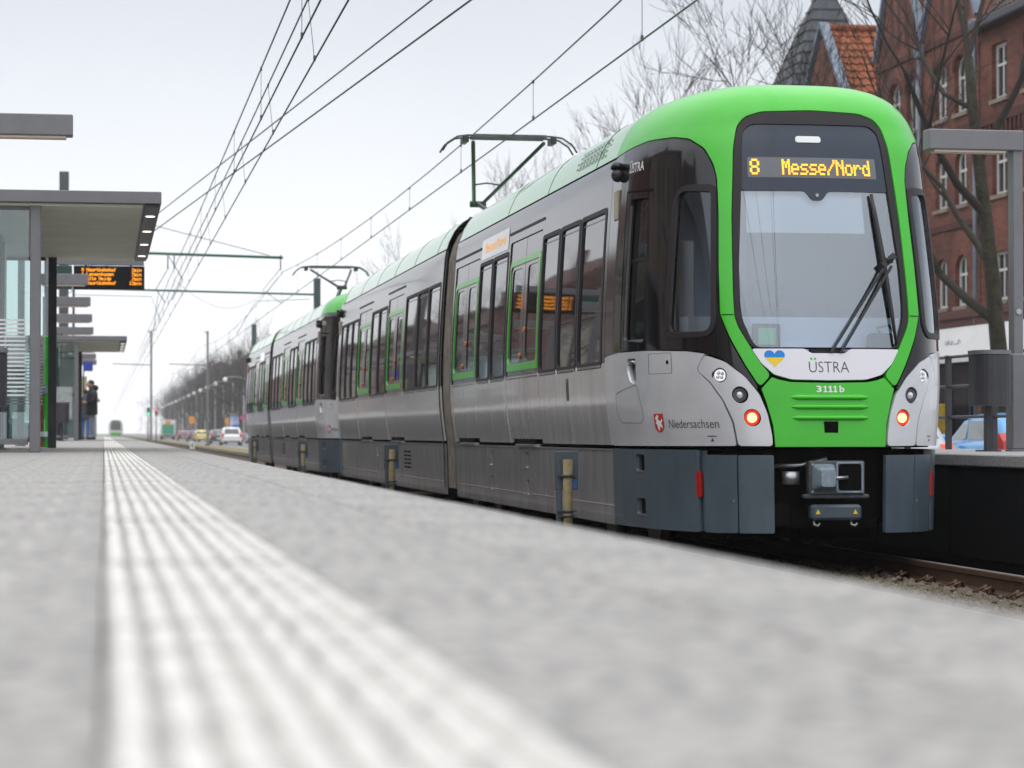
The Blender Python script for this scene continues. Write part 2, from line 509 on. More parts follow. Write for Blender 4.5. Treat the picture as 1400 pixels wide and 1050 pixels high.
def build_tram():
    T = empty('tram', (0, 0, 0))
    cab = []; side = []
    def C(o): cab.append(o); return o
    def D(o): side.append(o); return o
    # ----- cab: mirrored outlines
    pil = [(UJ+.004, 4.6), (UJ+.004, 3.372), (-2.6, 3.388), (-1.912, 3.421), (-1.386, 3.407), (-1.159, 3.374), (-.96, 3.274), (-.87, 3.144), (-.837, 3.022),
           (-.829, 2.712), (-.838, 2.313), (-.836, 1.935), (-.825, 1.905), (-.765, 1.749), (-.653, 1.53), (-.551, 1.358), (-.462, 1.449),
           (-.54, 1.545), (-.606, 1.667), (-.697, 1.828), (-.723, 1.909), (-.728, 2.106), (-.722, 2.71), (-.695, 3.262), (-.672, 3.473), (-.616, 3.558), (-.473, 3.61), (0, 3.632)]
    up = pil[:]
    # upper green shell is one plate: left outline, mirrored right outline
    half = up
    poly = half + [(-a, b) for a, b in reversed(half[:-1])]
    C(panel('green_cab_shell', poly, GREEN, S, T, off=.010, depth=.05, gu=.10, gv=.10, r=.04))
    cap = MB(); rr = []
    for i in range(0, 41):
        u = -abs(UJ)+2*abs(UJ)*i/40; p = S(u, 4.6); rr.append((p[0], p[1], p[2]+.010))
    cap.add(rr, [list(range(len(rr)))[::-1]])
    C(cap.build('roof_cap', GREEN, T, fix=False))
    # split lines across the two pillars
    for s in (-1, 1):
        mb = MB(); pts = []
        for i in range(7):
            u = s*(.73+.105*i/6); a = Vector(S(u, 1.927)); pts.append((a.x, a.y-.012, a.z))
        mb.tube(pts, .004, 4); C(mb.build('pillar_split_line', BLACK, T))
    lowg = mirror([(-.540, 1.343), (-.455, 1.432), (-.40, 1.412), (-.307, 1.394), (0, 1.388)])
    lowg = lowg + [(.508, 1.238), (.469, 1.062), (.463, .893), (-.463, .893), (-.469, 1.062), (-.508, 1.238)]
    cutc = [(-.062, 1.085), (.062, 1.085), (.045, 1.000), (-.045, 1.000)]
    lg = C(panel('green_nose_panel', lowg, GREEN, S, T, off=.010, depth=.05, gu=.06, gv=.06, holes=[cutc]))
    for v in (1.278, 1.204, 1.119):
        mb = MB(); rows = []
        for i in range(25):
            u = -.315+.63*i/24; e = min(1, min(i, 24-i)/1.5); row = []
            for j in range(7):
                t = math.pi*j/6; p = Vector(S(u, v+.021*math.cos(t)*max(e, .3))); row.append((p.x, p.y-.010-.022*math.sin(t)*e, p.z))
            rows.append(row)
        mb.grid(rows); C(mb.build('nose_rib', GREEN, T, fix=False)).parent = lg
    mb = MB(); mb.box((-.055, .0, 1.0), (.055, .05, 1.09)); mb.cyl((.0, .006, 1.06), (0, -.012, 1.06), .012, n=10)
    cm = C(mb.build('nose_camera', BLACK, T)); cm.parent = lg
    ust = mirror([(-.598, 1.655), (-.53, 1.542), (-.436, 1.454), (-.30, 1.416), (0, 1.41)])
    ust = ust + [(.185, 1.655), (.135, 1.62), (-.135, 1.62), (-.185, 1.655)]
    up_ = C(panel('silver_name_panel', ust, SILVER3, S, T, off=.012, depth=.04, gu=.08, gv=.08, r=.02))
    lettering('lettering', 'USTRA', INK, S, -.158, 1.47, .164, 1.555, up_, off=.0135, bold=-.012)
    for a in (-.137, -.107): 
        panel('umlaut_dot', circle(a, 1.577, .0095, 10), GREEN, S, up_, off=.0135, depth=0, gu=0, gv=0)
    heart = []
    for i in range(40):
        t = 2*math.pi*i/40; x = 16*math.sin(t)**3; y = 13*math.cos(t)-5*math.cos(2*t)-2*math.cos(3*t)-math.cos(4*t)
        heart.append((-.425-x*.0050, 1.585+y*.0048))
    def clip(poly, yc, above):
        out = []
        for i in range(len(poly)):
            p, q = poly[i-1], poly[i]
            ip = (p[1] >= yc) == above; iq = (q[1] >= yc) == above
            if ip != iq:
                t = (yc-p[1])/(q[1]-p[1]); out.append((p[0]+(q[0]-p[0])*t, yc))
            if iq: out.append(q)
        return out
    panel('heart_blue_half', clip(heart, 1.585, True), UBLUE, S, up_, off=.0135, depth=0, gu=.06, gv=0)
    panel('heart_yellow_half', clip(heart, 1.585, False), UYEL, S, up_, off=.0135, depth=0, gu=.06, gv=0)
    lettering('fleet_digit', '3', WHITEP, S, -.108, 1.315, -.066, 1.366, lg, off=.0125, bold=.03)
    for k in range(3):
        x = -.052+.040*k
        panel('fleet_digit', [(x, 1.315), (x+.032, 1.315), (x+.032, 1.324), (x+.023, 1.324), (x+.023, 1.366), (x+.013, 1.366), (x, 1.357), (x, 1.348), (x+.010, 1.352), (x+.010, 1.324), (x, 1.324)], WHITEP, S, lg, off=.0125, depth=0, gu=0, gv=0)
    lettering('fleet_letter', 'b', WHITEP, S, .078, 1.315, .118, 1.368, lg, off=.0125, bold=.03)
    # ----- windscreen
    inner_h = [(-.549, 3.490), (-.616, 3.422), (-.636, 2.916), (-.674, 2.31), (-.673, 2.007), (-.659, 1.886), (-.587, 1.707), (-.548, 1.668)]
    inner = [(-a, b) for a, b in inner_h] + inner_h[::-1]
    inner = rounded(inner, .04)
    outer_h = [(-.595, 1.662), (-.690, 1.828), (-.716, 1.909), (-.721, 2.106), (-.715, 2.71), (-.688, 3.262), (-.665, 3.467), (-.610, 3.550), (-.47, 3.602), (0, 3.624)]
    outer = outer_h + [(-a, b) for a, b in reversed(outer_h[:-1])]
    C(panel('windscreen_seal', outer, RUBBER, S, T, off=.004, depth=.05, holes=[inner[::-1]], gu=.1, gv=.1, r=.06))
    band = [(-.548, 3.490), (-.614, 3.422), (-.634, 2.920), (-.10, 2.920), (-.045, 2.845), (.045, 2.845), (.10, 2.920), (.634, 2.920), (.614, 3.422), (.548, 3.490)]
    bd = C(panel('display_band', rounded(band, .03), NAVY, S, T, off=-.006, depth=.02, gu=.1, gv=.1))
    panel('display_window', rect(-.575, 3.028, .545, 3.192), LEDBG, S, bd, off=-.004, depth=.005, gu=.1, gv=.1, r=.012)
    led_text('line_number', '8', AMBER, S, -.557, 3.050, .0150, .0182, bd, off=.000)
    led_text('destination_text', 'Messe/Nord', AMBER, S, -.285, 3.050, .01300, .0182, bd, off=.000)
    panel('marker_lamp', rounded(rect(-.152, 3.318, .072, 3.376), .025), mat('white_marker', (.75, .8, .8), .4), S, bd, off=.0, depth=.006, gu=.1, gv=0)
    mb = MB(); p = S(0, 2.885); mb.cyl((0, p[1]+.004, p[2]), (0, p[1]-.004, p[2]), .014, n=12); C(mb.build('mirror_mount', STEEL, T)).parent = bd
    gh = [(-.636, 2.918), (-.674, 2.31), (-.673, 2.007), (-.659, 1.886), (-.587, 1.707), (-.548, 1.662)]
    gl = [(-a, b) for a, b in gh] + gh[::-1]
    ws = C(panel('windscreen', gl, WSGLASS, S, T, off=-.012, depth=0, gu=.1, gv=.1))
    # wiper: two parallel arms and a long blade
    def on(u, v, o):
        p = Vector(S(u, v)); return Vector((p.x, p.y-o, p.z-o*.2))
    w = MB()
    w.bar(on(.02, 1.635, .03), on(.545, 2.36, .055), .020, .014, (0, 1, 0))
    w.bar(on(.10, 1.635, .03), on(.580, 2.33, .055), .020, .014, (0, 1, 0))
    w.bar(on(.50, 2.33, .055), on(.62, 2.42, .055), .05, .02, (0, 1, 0))
    w.cyl(on(.566, 2.375, .02), on(.566, 2.375, .085), .022, n=10)
    wi = w.build('wiper', mat('wiper_black', (.012, .012, .014), .4), ws); cab.append(wi)
    w = MB(); pts = [on(.471+.108*t, 2.906-1.21*t, .018) for t in (0, .15, .3, .44, .6, .8, 1)]
    w.tube(pts, [.012, .018, .021, .024, .021, .016, .010], 6); w.build('wiper_blade', MATS['wiper_black'], wi)
    w = MB(); p = on(.0, 1.637, -.02); w.box((-.13, p.y-.01, 1.617), (.13, p.y+.05, 1.656)); w.build('wiper_cowl', RUBBER, ws)
    # ----- left side of the cab (mirrored for the right)
    hw = [(-1.283, 2.891), (-1.214, 2.935), (-.908, 2.917), (-.894, 2.887), (-.917, 1.849), (-.961, 1.798), (-1.361, 1.799), (-1.390, 1.847)]
    ho = [(-1.346, 2.877), (-1.234, 2.985), (-.870, 2.974), (-.846, 2.930), (-.868, 1.860), (-.935, 1.752), (-1.404, 1.753), (-1.462, 1.820)]
    dw = rounded([(-2.283, 2.944), (-1.79, 2.925), (-1.85, 1.735), (-2.34, 1.767)], .05)
    blk = [(UJ+.006, 3.36), (-2.6, 3.376), (-1.912, 3.409), (-1.386, 3.395), (-1.165, 3.362), (-.972, 3.266), (-.884, 3.140), (-.849, 3.022), (-.841, 2.712), (-.850, 2.313),
           (-.848, 1.938), (-.837, 1.900), (-.777, 1.744), (-.665, 1.525), (-.566, 1.36), (-.575, 1.33), (-.670, 1.452), (-.822, 1.573), (-.985, 1.632), (-1.182, 1.654), (-1.738, 1.675), (-2.503, 1.680), (UJ+.006, 1.650)]
    def H(o): cab.append(o); halfs.append(o); return o
    halfs = []
    bp = H(panel('black_cab_side', blk[::-1], BLACKG, S, T, off=.008, depth=.04, holes=[rounded(hw, .04), dw], gu=.1, gv=.12, r=.05))
    panel('window_surround', rounded(ho, .08), RUBBER, S, bp, off=.020, depth=.02, holes=[rounded(hw, .05)[::-1]], gu=.1, gv=.12)
    sw = H(panel('cab_side_window', rounded([(a, b) for a, b in hw], .04), CABGLASS, S, T, off=-.004, depth=0, gu=.1, gv=.15))
    dg = H(panel('cab_door_window', dw, TINT, S, T, off=-.045, depth=0, gu=.1, gv=.2))
    panel('window_bar', rect(-2.32, 2.42, -1.80, 2.45), RUBBER, S, dg, off=-.035, depth=.01, gu=.1, gv=0)
    panel('window_ledge', rect(-2.36, 1.735, -1.83, 1.765), STEEL, S, dg, off=.002, depth=.04, gu=.1, gv=0)
    dsm = [(-2.42, 1.70), (-2.40, 3.02), (-1.72, 2.995), (-1.70, 2.985), (-1.715, 2.97), (-2.385, 3.0), (-2.40, 1.70)]
    panel('cab_door_seam', dsm[::-1], BLACK, S, bp, off=.0095, depth=0, gu=.1, gv=.2)
    lettering('lettering', 'USTRA', WHITEP, S, -2.36, 3.165, -1.95, 3.245, bp, off=.0095, bold=.01)
    for a in (-2.335, -2.295): panel('umlaut_dot', circle(a, 3.262, .010, 8), WHITEP, S, bp, off=.0095, depth=0, gu=0, gv=0)
    p = Vector(S(-2.70, 3.20)); mb = MB(); mb.sphere((p.x-.04, p.y-.02, p.z-.02), .058, 14, 8, (1, 1, 1.05)); mb.cyl((p.x-.05, p.y-.01, p.z+.02), (p.x+.03, p.y+.03, p.z+.05), .05, .045, 12); mb.tube([(p.x-.05, p.y-.02, p.z+.03), (p.x-.04, p.y-.01, p.z+.075)], [.055, .045], 12)
    H(mb.build('side_camera', mat('camera_black', (.02, .02, .022), .35), T))
    p = Vector(S(-2.75, 2.93)); mb = MB(); mb.box((p.x-.03, p.y-.06, p.z-.13), (p.x+.02, p.y+.06, p.z+.13), .012)
    H(mb.build('side_marker_lamp', mat('old_beige_lens', (.42, .38, .28), .5), T))
    hb = [(-1.078, 1.489), (-.958, 1.395), (-.857, 1.257), (-.788, 1.085), (-.771, .900)]
    cs = [(UJ+.006, 1.645), (-2.503, 1.670), (-1.738, 1.665), (-1.182, 1.644), (-.992, 1.622), (-1.058, 1.546)] + [(a-.008, b) for a, b in hb] + [(UJ+.10, .893), (UJ+.03, 1.0), (UJ+.006, 1.2)]
    han = [(-2.235, 1.612), (-2.245, 1.52), (-2.19, 1.43), (-2.09, 1.40), (-2.03, 1.43), (-2.03, 1.612)]
    sp = H(panel('silver_cab_side', cs[::-1], SILVER, S, T, off=.010, depth=.05, holes=[rounded(han, .03)], gu=.08, gv=.08, r=.02))
    mb = MB(); p = Vector(S(-2.13, 1.5)); q = Vector(S(-2.13, 1.60)); mb.box((p.x+.03, p.y-.13, 1.38), (p.x+.09, p.y+.13, 1.63)); mb.build('handle_recess', COUPLD, sp)
    mb = MB(); mb.tube([(p.x+.0, p.y-.10, 1.575), (p.x-.004, p.y, 1.585), (p.x+.0, p.y+.10, 1.575)], .014, 6); mb.build('door_handle', STEEL, sp)
    def outline(name, pl, par, wd=.006, mm=BLACK, o_=.0112):
        # thin incised line drawn as a narrow ring
        c = (sum(a for a, b in pl)/len(pl), sum(b for a, b in pl)/len(pl))
        inn = [(a+(c[0]-a)*min(.5, wd/max(.01, math.hypot(c[0]-a, c[1]-b))), b+(c[1]-b)*min(.5, wd/max(.01, math.hypot(c[0]-a, c[1]-b)))) for a, b in pl]
        return panel(name, pl, mm, S, par, off=o_, depth=0, holes=[inn[::-1]], gu=.12, gv=.12)
    outline('flap_seam', rounded(rect(-1.76, 1.475, -1.38, 1.640), .01), sp)
    panel('flap_lock', circle(-1.44, 1.565, .018, 10), BLACK, S, sp, off=.0125, depth=0, gu=0, gv=0)
    outline('cab_step_seam', rounded([(-2.02, 1.40), (-1.93, 1.13), (-1.99, 1.08), (-2.52, 1.085), (-2.62, 1.16), (-2.62, 1.33)], .05), sp)
    # state crest, a red shield with a white horse, and the name beside it
    sh = [(-1.735, 1.155), (-1.575, 1.158), (-1.572, 1.08)] + arc(-1.653, 1.06, .081, .055, 0, -math.pi, 8) + [(-1.735, 1.08)]
    panel('crest_shield', sh[::-1], CRED, S, sp, off=.0118, depth=0, gu=.08, gv=0)
    hs = [(-1.715,1.075),(-1.69,1.072),(-1.675,1.03),(-1.65,1.018),(-1.645,1.045),(-1.625,1.055),(-1.605,1.035),(-1.592,1.05),(-1.612,1.08),(-1.59,1.10),(-1.60,1.118),(-1.622,1.098),(-1.65,1.10),
          (-1.668,1.118),(-1.65,1.128),(-1.655,1.145),(-1.675,1.148),(-1.705,1.128),(-1.715,1.115),(-1.70,1.112),(-1.695,1.095)]
    panel('crest_horse', hs, WHITEP, S, sp, off=.0128, depth=0, gu=.08, gv=0)
    lettering('crest_name', 'Niedersachsen', INK, S, -1.49, 1.040, -.905, 1.108, sp, off=.0118, bold=-.004)
    panel('jacking_mark', rect(-1.03, .972, -.94, .979), INK, S, sp, off=.0118, depth=0, gu=.05, gv=0)
    panel('jacking_arrow', [(-1.0, .935), (-.966, .935), (-.983, .962)], INK, S, sp, off=.0118, depth=0, gu=.05, gv=0)
    # headlight panel with three round lamps
    lamps = [(-.873, 1.451, .058), (-.722, 1.296, .066), (-.640, 1.119, .068)]
    hl = [(-.985, 1.610), (-1.044, 1.546), (-1.066, 1.489), (-.946, 1.399), (-.845, 1.259), (-.776, 1.087), (-.760, .900), (-.484, .898), (-.485, .983), (-.506, 1.142), (-.558, 1.297), (-.662, 1.436), (-.819, 1.558)]
    hp = H(panel('headlight_panel', hl, SILVER, S, T, off=.012, depth=.05, holes=[circle(a+.012, b, r_, 20) for a, b, r_ in lamps], gu=.05, gv=.06, r=.03))
    for k, (a, b, r_) in enumerate(lamps):
        p = Vector(S(a, b)); n = Vector((-.40, -.9, .0)).normalized()
        c = p + Vector((.014, .022, 0))
        mb = MB(); mb.cyl(c+Vector((0, .06, 0)), c, r_*1.12, r_*1.12, 20); 
        lm = H(mb.build('headlight', BLACK if k else RUBBER, T))
        mb = MB()
        if k < 2:
            mb.cyl(c+Vector((0, .0, 0)), c+Vector((-.002, -.012, 0)), r_*.86, r_*.80, 20)
            mb.build('reflector', CHROME if k == 0 else COUPLD, lm)
            mb = MB()
            for j in range(4 if k == 0 else 1):
                t = j*math.pi/2+.6; rr_ = r_*.38 if k == 0 else 0
                mb.sphere((c.x-.002+rr_*math.cos(t), c.y-.012, c.z+rr_*math.sin(t)), r_*(.26 if k == 0 else .42), 10, 6, (1, .5, 1))
            mb.build('lens', mat('lamp_lens', (.7, .72, .75), .08, metal=.3), lm)
        else:
            mb.cyl(c, c+Vector((-.002, -.014, 0)), r_*.92, r_*.86, 22); mb.build('red_ring', REDLAMP, lm)
            mb = MB(); mb.cyl(c+Vector((-.002, -.010, 0)), c+Vector((-.003, -.020, 0)), r_*.58, r_*.54, 18); mb.build('lit_lamp', HOTLAMP, lm)
    # front and side skirts
    sk = H(panel('skirt_door', rect(-1.10, .222, -.782, .828), SKIRT, S, T, off=.0, depth=.05, gu=.06, gv=.2, r=.015))
    panel('skirt_lock', circle(-.81, .47, .011, 10), STEEL, S, sk, off=.003, depth=.003, gu=0, gv=0)
    H(panel('skirt_door', rect(-.768, .222, -.478, .828), SKIRT, S, T, off=.0, depth=.05, gu=.06, gv=.2, r=.015))
    holes = [rounded(rect(-2.235, .68, -2.03, .825), .03)[::-1], rounded(rect(-2.235, .325, -2.03, .465), .03)[::-1]]
    ss = H(panel('cab_skirt', rect(UJ+.005, .222, -1.165, .866), SKIRT, S, T, off=.004, depth=.05, holes=holes, gu=.08, gv=.2, r=.015))
    for z0, z1 in ((.68, .825), (.325, .465)):
        mb = MB(); p = Vector(S(-2.13, .5)); mb.box((p.x+.03, p.y-.12, z0-.01), (p.x+.11, p.y+.12, z1+.01)); mb.build('step_recess', BLACK, ss)
        panel('step_plate', rect(-2.23, z0-.004, -2.035, z0+.010), STEEL, S, ss, off=.008, depth=.05, gu=.1, gv=0)
    H(panel('red_reflector', rect(-1.175, .50, -1.135, .70), REDREF, S, T, off=.012, depth=.03, gu=0, gv=0))
    H(panel('corner_post', rect(-1.150, .23, -1.115, .86), SKIRT, S, T, off=-.03, depth=.03, gu=0, gv=0))
    # dark liner behind all plates, with openings for the glass
    lin = rect(UJ+.01, .885, -UJ-.01, 3.55)
    def grow(pl, g):
        c = (sum(a for a, b in pl)/len(pl), sum(b for a, b in pl)/len(pl))
        return [(a+(.0+g)*(1 if a > c[0] else -1), b+g*(1 if b > c[1] else -1)) for a, b in pl]
    hwr = rounded(hw, .04)
    ih = grow(inner, .02)
    hl_holes = [grow(hwr, .05), [(-a, b) for a, b in grow(hwr, .05)][::-1], ih]
    C(panel('body_liner', lin, BLACK, S, T, off=-.055, depth=0, holes=hl_holes, gu=.12, gv=.15))
    # ----- driver's cab interior
    mb = MB(); mb.box((-1.15, 2.10, .95), (1.15, 2.16, 3.3)); bw = C(mb.build('cab_back_wall', CABIN, T))
    mb = MB(); mb.box((-.1, 2.07, .97), (.62, 2.098, 3.0)); mb.build('cab_door', mat('cab_door_grey', (.38, .45, .55), .6), bw)
    mb = MB(); mb.prism([(-.6,.25),(.6,.25),(1.0,.9),(1.1,2.1),(-1.1,2.1),(-1.0,.9)], lambda x,y,d_:(x,y,d_), .90, .95); C(mb.build('cab_floor', CABD, T))
    mb = MB(); mb.prism([(-.94, .50), (.94, .50), (1.02, .80), (-1.02, .80)], lambda x, y, d_: (x, y, d_), 1.25, 1.66); mb.prism([(-.98, .66), (.98, .66), (1.02, .80), (-1.02, .80)], lambda x, y, d_: (x, y, d_), 1.662, 1.93)
    C(mb.build('dashboard', mat('dash_pale_grey', (.74, .80, .85), .6), T))
    mb = MB(); mb.box((-.52, .40, 1.665), (-.29, .44, 1.865), .01); mo = C(mb.build('cab_monitor', CABD, T))
    mb = MB(); mb.box((-.475, .392, 1.70), (-.335, .3985, 1.83)); mb.build('monitor_screen', SCREEN, mo)
    mb = MB(); mb.box((-.28, 1.35, 1.2), (.28, 1.85, 1.38), .05); mb.box((-.26, 1.75, 1.38), (.26, 1.90, 2.05), .06); mb.box((-.14, 1.78, 2.08), (.14, 1.88, 2.3), .04); mb.cyl((0, 1.6, .95), (0, 1.6, 1.2), .1, n=10)
    C(mb.build('driver_seat', mat('seat_blue_grey', (.20, .24, .30), .8), T))
    C(panel('sun_blind', rect(-.60, 2.60, .42, 2.95), mat('blind_pale', (.80, .84, .86), .8), S, T, off=-.07, depth=.004, gu=.1, gv=.2))
    mb = MB(); mb.box((.48, .45, 1.67), (.66, .62, 1.80), .02); mb.tube([(.56, .5, 1.8), (.52, .47, 1.84), (.62, .46, 1.86), (.70, .5, 1.78)], .012, 6); C(mb.build('cab_handset', CABD, T))
    mb = MB(); mb.box((-1.03, .84, .95), (-.88, .90, 2.55), .01); mb.box((-1.12, 1.25, .95), (-1.06, 2.1, 2.6)); C(mb.build('cab_side_cabinet', mat('cabinet_white', (.82, .84, .86), .6), T))
    # ----- coupler
    mb = MB(); mb.box((-.18, .0, .515), (.27, .10, .785), .012); mb.box((-.22, .01, .49), (.31, .09, .525), .01)
    cp = C(mb.build('coupler', COUPLD, T))
    mb = MB(); mb.prism(rounded(rect(-.155, .55, .03, .76), .04), lambda x, z, d_: (x+(-.06-x)*(d_ > .5)*.38, .0-.13*(d_ > .5), z+(.645-z)*(d_ > .5)*.38), 0, 1); mb.build('coupler_cone', COUPL, cp)
    mb = MB(); mb.prism(rounded(rect(.055, .55, .24, .76), .04), lambda x, z, d_: (x, .0-.004*d_, z), 0, 1); mb.build('coupler_cup', BLACK, cp)
    mb = MB()
    for a in (.045, .25): mb.box((a-.012, -.014, .55), (a+.006, .0, .765), .003)
    mb.box((.04, -.014, .760), (.255, .0, .775), .003); mb.box((.04, -.014, .535), (.255, .0, .55), .003); mb.build('cup_rim', COUPL, cp)
    for x in (-.155, .245):
        for z in (.545, .755): mb = MB(); mb.cyl((x, .002, z), (x, -.014, z), .010, n=8); mb.build('coupler_bolt', STEEL, cp)
    mb = MB(); mb.cyl((.0, -.06, .65), (.12, -.03, .655), .014, n=8); mb.build('coupler_pin', STEEL, cp)
    mb = MB(); mb.box((-.165, -.02, .325), (.24, .09, .445), .02); bb = C(mb.build('buffer_bar', SKIRT, T))
    for x in (-.115, .185):
        mb = MB(); mb.add([(x-.02, -.022, .372), (x+.02, -.022, .372), (x, -.022, .41)], [(0, 1, 2)]); mb.build('warning_triangle', UYEL, bb)
        mb = MB(); mb.tube([(x-.02, .03, .33), (x-.025, .0, .29), (x, -.01, .28), (x+.02, .0, .30)], .009, 6); mb.build('safety_hook', STEEL, bb)
    mb = MB(); mb.cyl((-.30, .10, .60), (-.30, .10, .70), .07, n=14); mb.tube([(-.40, .2, .74), (-.2, .15, .75), (0, .12, .80)], .018, 6); C(mb.build('hose_valve', STEEL, T))
    mb = MB(); mb.box((-.46, .30, .25), (.46, .34, .86)); mb.box((-.44, .16, .27), (-.28, .28, .46), .01); C(mb.build('coupler_bay', mat('bay_black', (.007, .007, .008), .9, noise=(8, .5), spec=.15), T))
    # right-hand copies
    for o in halfs:
        c = copy_tree(o, T); c.scale.x = -1; cab.append(c)
        for ch in list(c.children):
            if ch.name.split('.')[0] in ('lettering', 'crest_name', 'umlaut_dot'):
                bpy.data.objects.remove(ch)
    # ----- rear cab
    for o in list(cab):
        if o.parent != T: continue
        c = copy_tree(o, T); c.location = (0, LEN, 0); c.rotation_euler = (0, 0, math.pi)
    # ----- passenger sections, left side
    for si, (y0, y1) in enumerate(SECT):
        ws_ = [w_ for w_ in WINS if y0 < w_[0] < y1]; ds_ = [d_ for d_ in DOORS if y0 < d_[0] < y1]
        ea = .006 if si == 0 else .0
        wh = [rounded(rect(uy(b), 1.60, uy(a), 2.935), .05)[::-1] for a, b in ws_]
        dh = [rounded(rect(uy(b), 1.58, uy(a), 3.03), .05)[::-1] for a, b in ds_]
        D(panel('window_band', rect(uy(y1), 1.565, uy(y0+ea), 3.352), ANTH, S, T, off=.008, depth=.04, holes=wh+dh, gu=0, gv=.12))
        # silver flank between the doors, with raised tabs between windows
        segs = []; cur = y0+ea
        for a, b in ds_: segs.append((cur, a-.008)); cur = b+.008
        segs.append((cur, y1))
        for a, b in segs:
            if b-a < .02: continue
            inside = [w_ for w_ in ws_ if a-.05 <= w_[0] and w_[1] <= b+.05]
            top = [(uy(b), 1.60)]
            for wa, wb in reversed(inside):
                top += [(max(uy(b), uy(wb+.055)), 1.60), (max(uy(b), uy(wb+.02)), 1.56), (min(uy(a), uy(wa-.02)), 1.56), (min(uy(a), uy(wa-.055)), 1.60)]
            top += [(uy(a), 1.60)]
            pl = [(uy(b), .898), (uy(a), .898)] + top[::-1]
            q = []
            for p in pl:
                if not q or math.hypot(p[0]-q[-1][0], p[1]-q[-1][1]) > .004: q.append(p)
            D(panel('silver_flank', q, SILVER2, S, T, off=.011, depth=.05, gu=0, gv=.06))
        for a, b in ws_:
            wn = D(panel('passenger_window', rounded(rect(uy(b)+.02, 1.615, uy(a)-.02, 2.915), .05), TINT, S, T, off=-.004, depth=.0, gu=0, gv=.15))
            panel('window_frame', rounded(rect(uy(b)-.042, 1.588, uy(a)+.042, 2.955), .06), RUBBER, S, wn, off=.013, depth=.02,
                  holes=[rounded(rect(uy(b)+.022, 1.618, uy(a)-.022, 2.913), .05)[::-1]], gu=0, gv=.15)
            panel('window_sill', rect(uy(b)+.03, 1.570, uy(a)-.03, 1.588), STEEL, S, wn, off=.018, depth=.01, gu=0, gv=0)
            panel('top_rail', rect(uy(b)+.03, 2.862, uy(a)-.03, 2.872), STEEL, S, wn, off=.0, depth=.004, gu=0, gv=0)
        for a, b in ds_:
            m_ = (a+b)/2
            for k, (p0, p1) in enumerate(((a, m_-.006), (m_+.006, b))):
                o0 = .05 if k == 0 else .055; o1 = .055 if k == 0 else .05
                wr = rounded(rect(uy(p1-.20 if k else p1-.16), 1.74, uy(p0+.16 if k else p0+.20), 2.72), .07)
                lf = D(panel('door_leaf', rect(uy(p1)+.003, 1.59, uy(p0)-.003, 3.02), ANTH, S, T, off=-.004, depth=.03, holes=[wr[::-1]], gu=0, gv=.12))
                panel('door_pane', wr, TINT, S, lf, off=-.014, depth=0, gu=0, gv=.15)
                # green surround: outer upright, foot bar and head bar
                ou = p0 if k == 0 else p1; sg = 1 if k == 0 else -1; inn = p1 if k == 0 else p0
                gp = [(ou+sg*.07, 1.65), (inn, 1.65), (inn, 1.725), (ou+sg*.17, 1.725), (ou+sg*.105, 1.79), (ou+sg*.105, 2.72), (ou+sg*.17, 2.76), (inn, 2.76), (inn, 2.82), (ou+sg*.12, 2.82), (ou+sg*.07, 2.77)]
                gp = [(uy(x), y) for x, y in gp]
                ar = sum(gp[i-1][0]*gp[i][1]-gp[i][0]*gp[i-1][1] for i in range(len(gp)))
                if ar < 0: gp = gp[::-1]
                panel('green_surround', gp, GREEN, S, lf, off=.006, depth=.012, gu=0, gv=.15)
                panel('lower_leaf', rect(uy(p1)+.003, .94, uy(p0)-.003, 1.592), SILVER2, S, lf, off=.004, depth=.03, gu=0, gv=.06)
                bx = m_+(.12 if k else -.12)
                panel('door_button', circle(uy(bx), 1.80 if k else 2.06, .03, 12), mat('button_orange', (.55, .16, .03), .4), S, lf, off=.012, depth=.015, gu=0, gv=0)
            st = D(panel('door_step', rect(uy(m_+.55), .862, uy(m_-.55), .885), STEEL, S, T, off=.03, depth=.08, gu=0, gv=0))
            panel('step_slot', rect(uy(m_+.55), .886, uy(m_-.55), .938), BLACK, S, st, off=.012, depth=.0, gu=0, gv=0)
            D(panel('door_gutter', rect(uy(b+.1), 3.115, uy(a-.05), 3.14), RUBBER, S, T, off=.016, depth=.01, gu=0, gv=0))
        # skirt plates
        n = 4 if si == 0 else 5
        for k in range(n):
            a = y0+(y1-y0)*k/n; b = y0+(y1-y0)*(k+1)/n
            kh = []
            if k in (1, 2): kh = [rounded(rect(uy(b-.5), .64, uy(b-.33), .80), .02)[::-1], rounded(rect(uy(b-.5), .36, uy(b-.33), .52), .02)[::-1]]
            sp_ = D(panel('side_skirt', rect(uy(b)+.005, .215, uy(a)-.005, .862), SKIRT2, S, T, off=.002, depth=.04, holes=kh, gu=0, gv=.12))
            panel('skirt_lip', rect(uy(b)+.01, .846, uy(a)-.01, .860), STEEL, S, sp_, off=.007, depth=.006, gu=0, gv=0)
            panel('skirt_crease', rect(uy(b)+.05, .375, uy(a)-.05, .383), SILVER2, S, sp_, off=.006, depth=.006, gu=0, gv=0)
            if kh: 
                for z0 in (.64, .36):
                    panel('step_recess', rect(uy(b-.31), z0-.02, uy(b-.52), z0+.18)[::-1] if 0 else rect(uy(b-.31)-.21, z0-.02, uy(b-.31), z0+.18), BLACK, S, sp_, off=-.03, depth=0, gu=0, gv=0)
                    panel('step_plate', rect(uy(b-.33)-.165, z0-.012, uy(b-.33)-.005, z0+.004), STEEL, S, sp_, off=.008, depth=.03, gu=0, gv=0)
            if si == 1 and k == 1:
                for i in range(5):
                    for j in range(2):
                        panel('louvre', rect(uy(a+1.5-.42*j), .50+.055*i, uy(a+1.12-.42*j), .525+.055*i), BLACK, S, sp_, off=.004, depth=0, gu=0, gv=0)
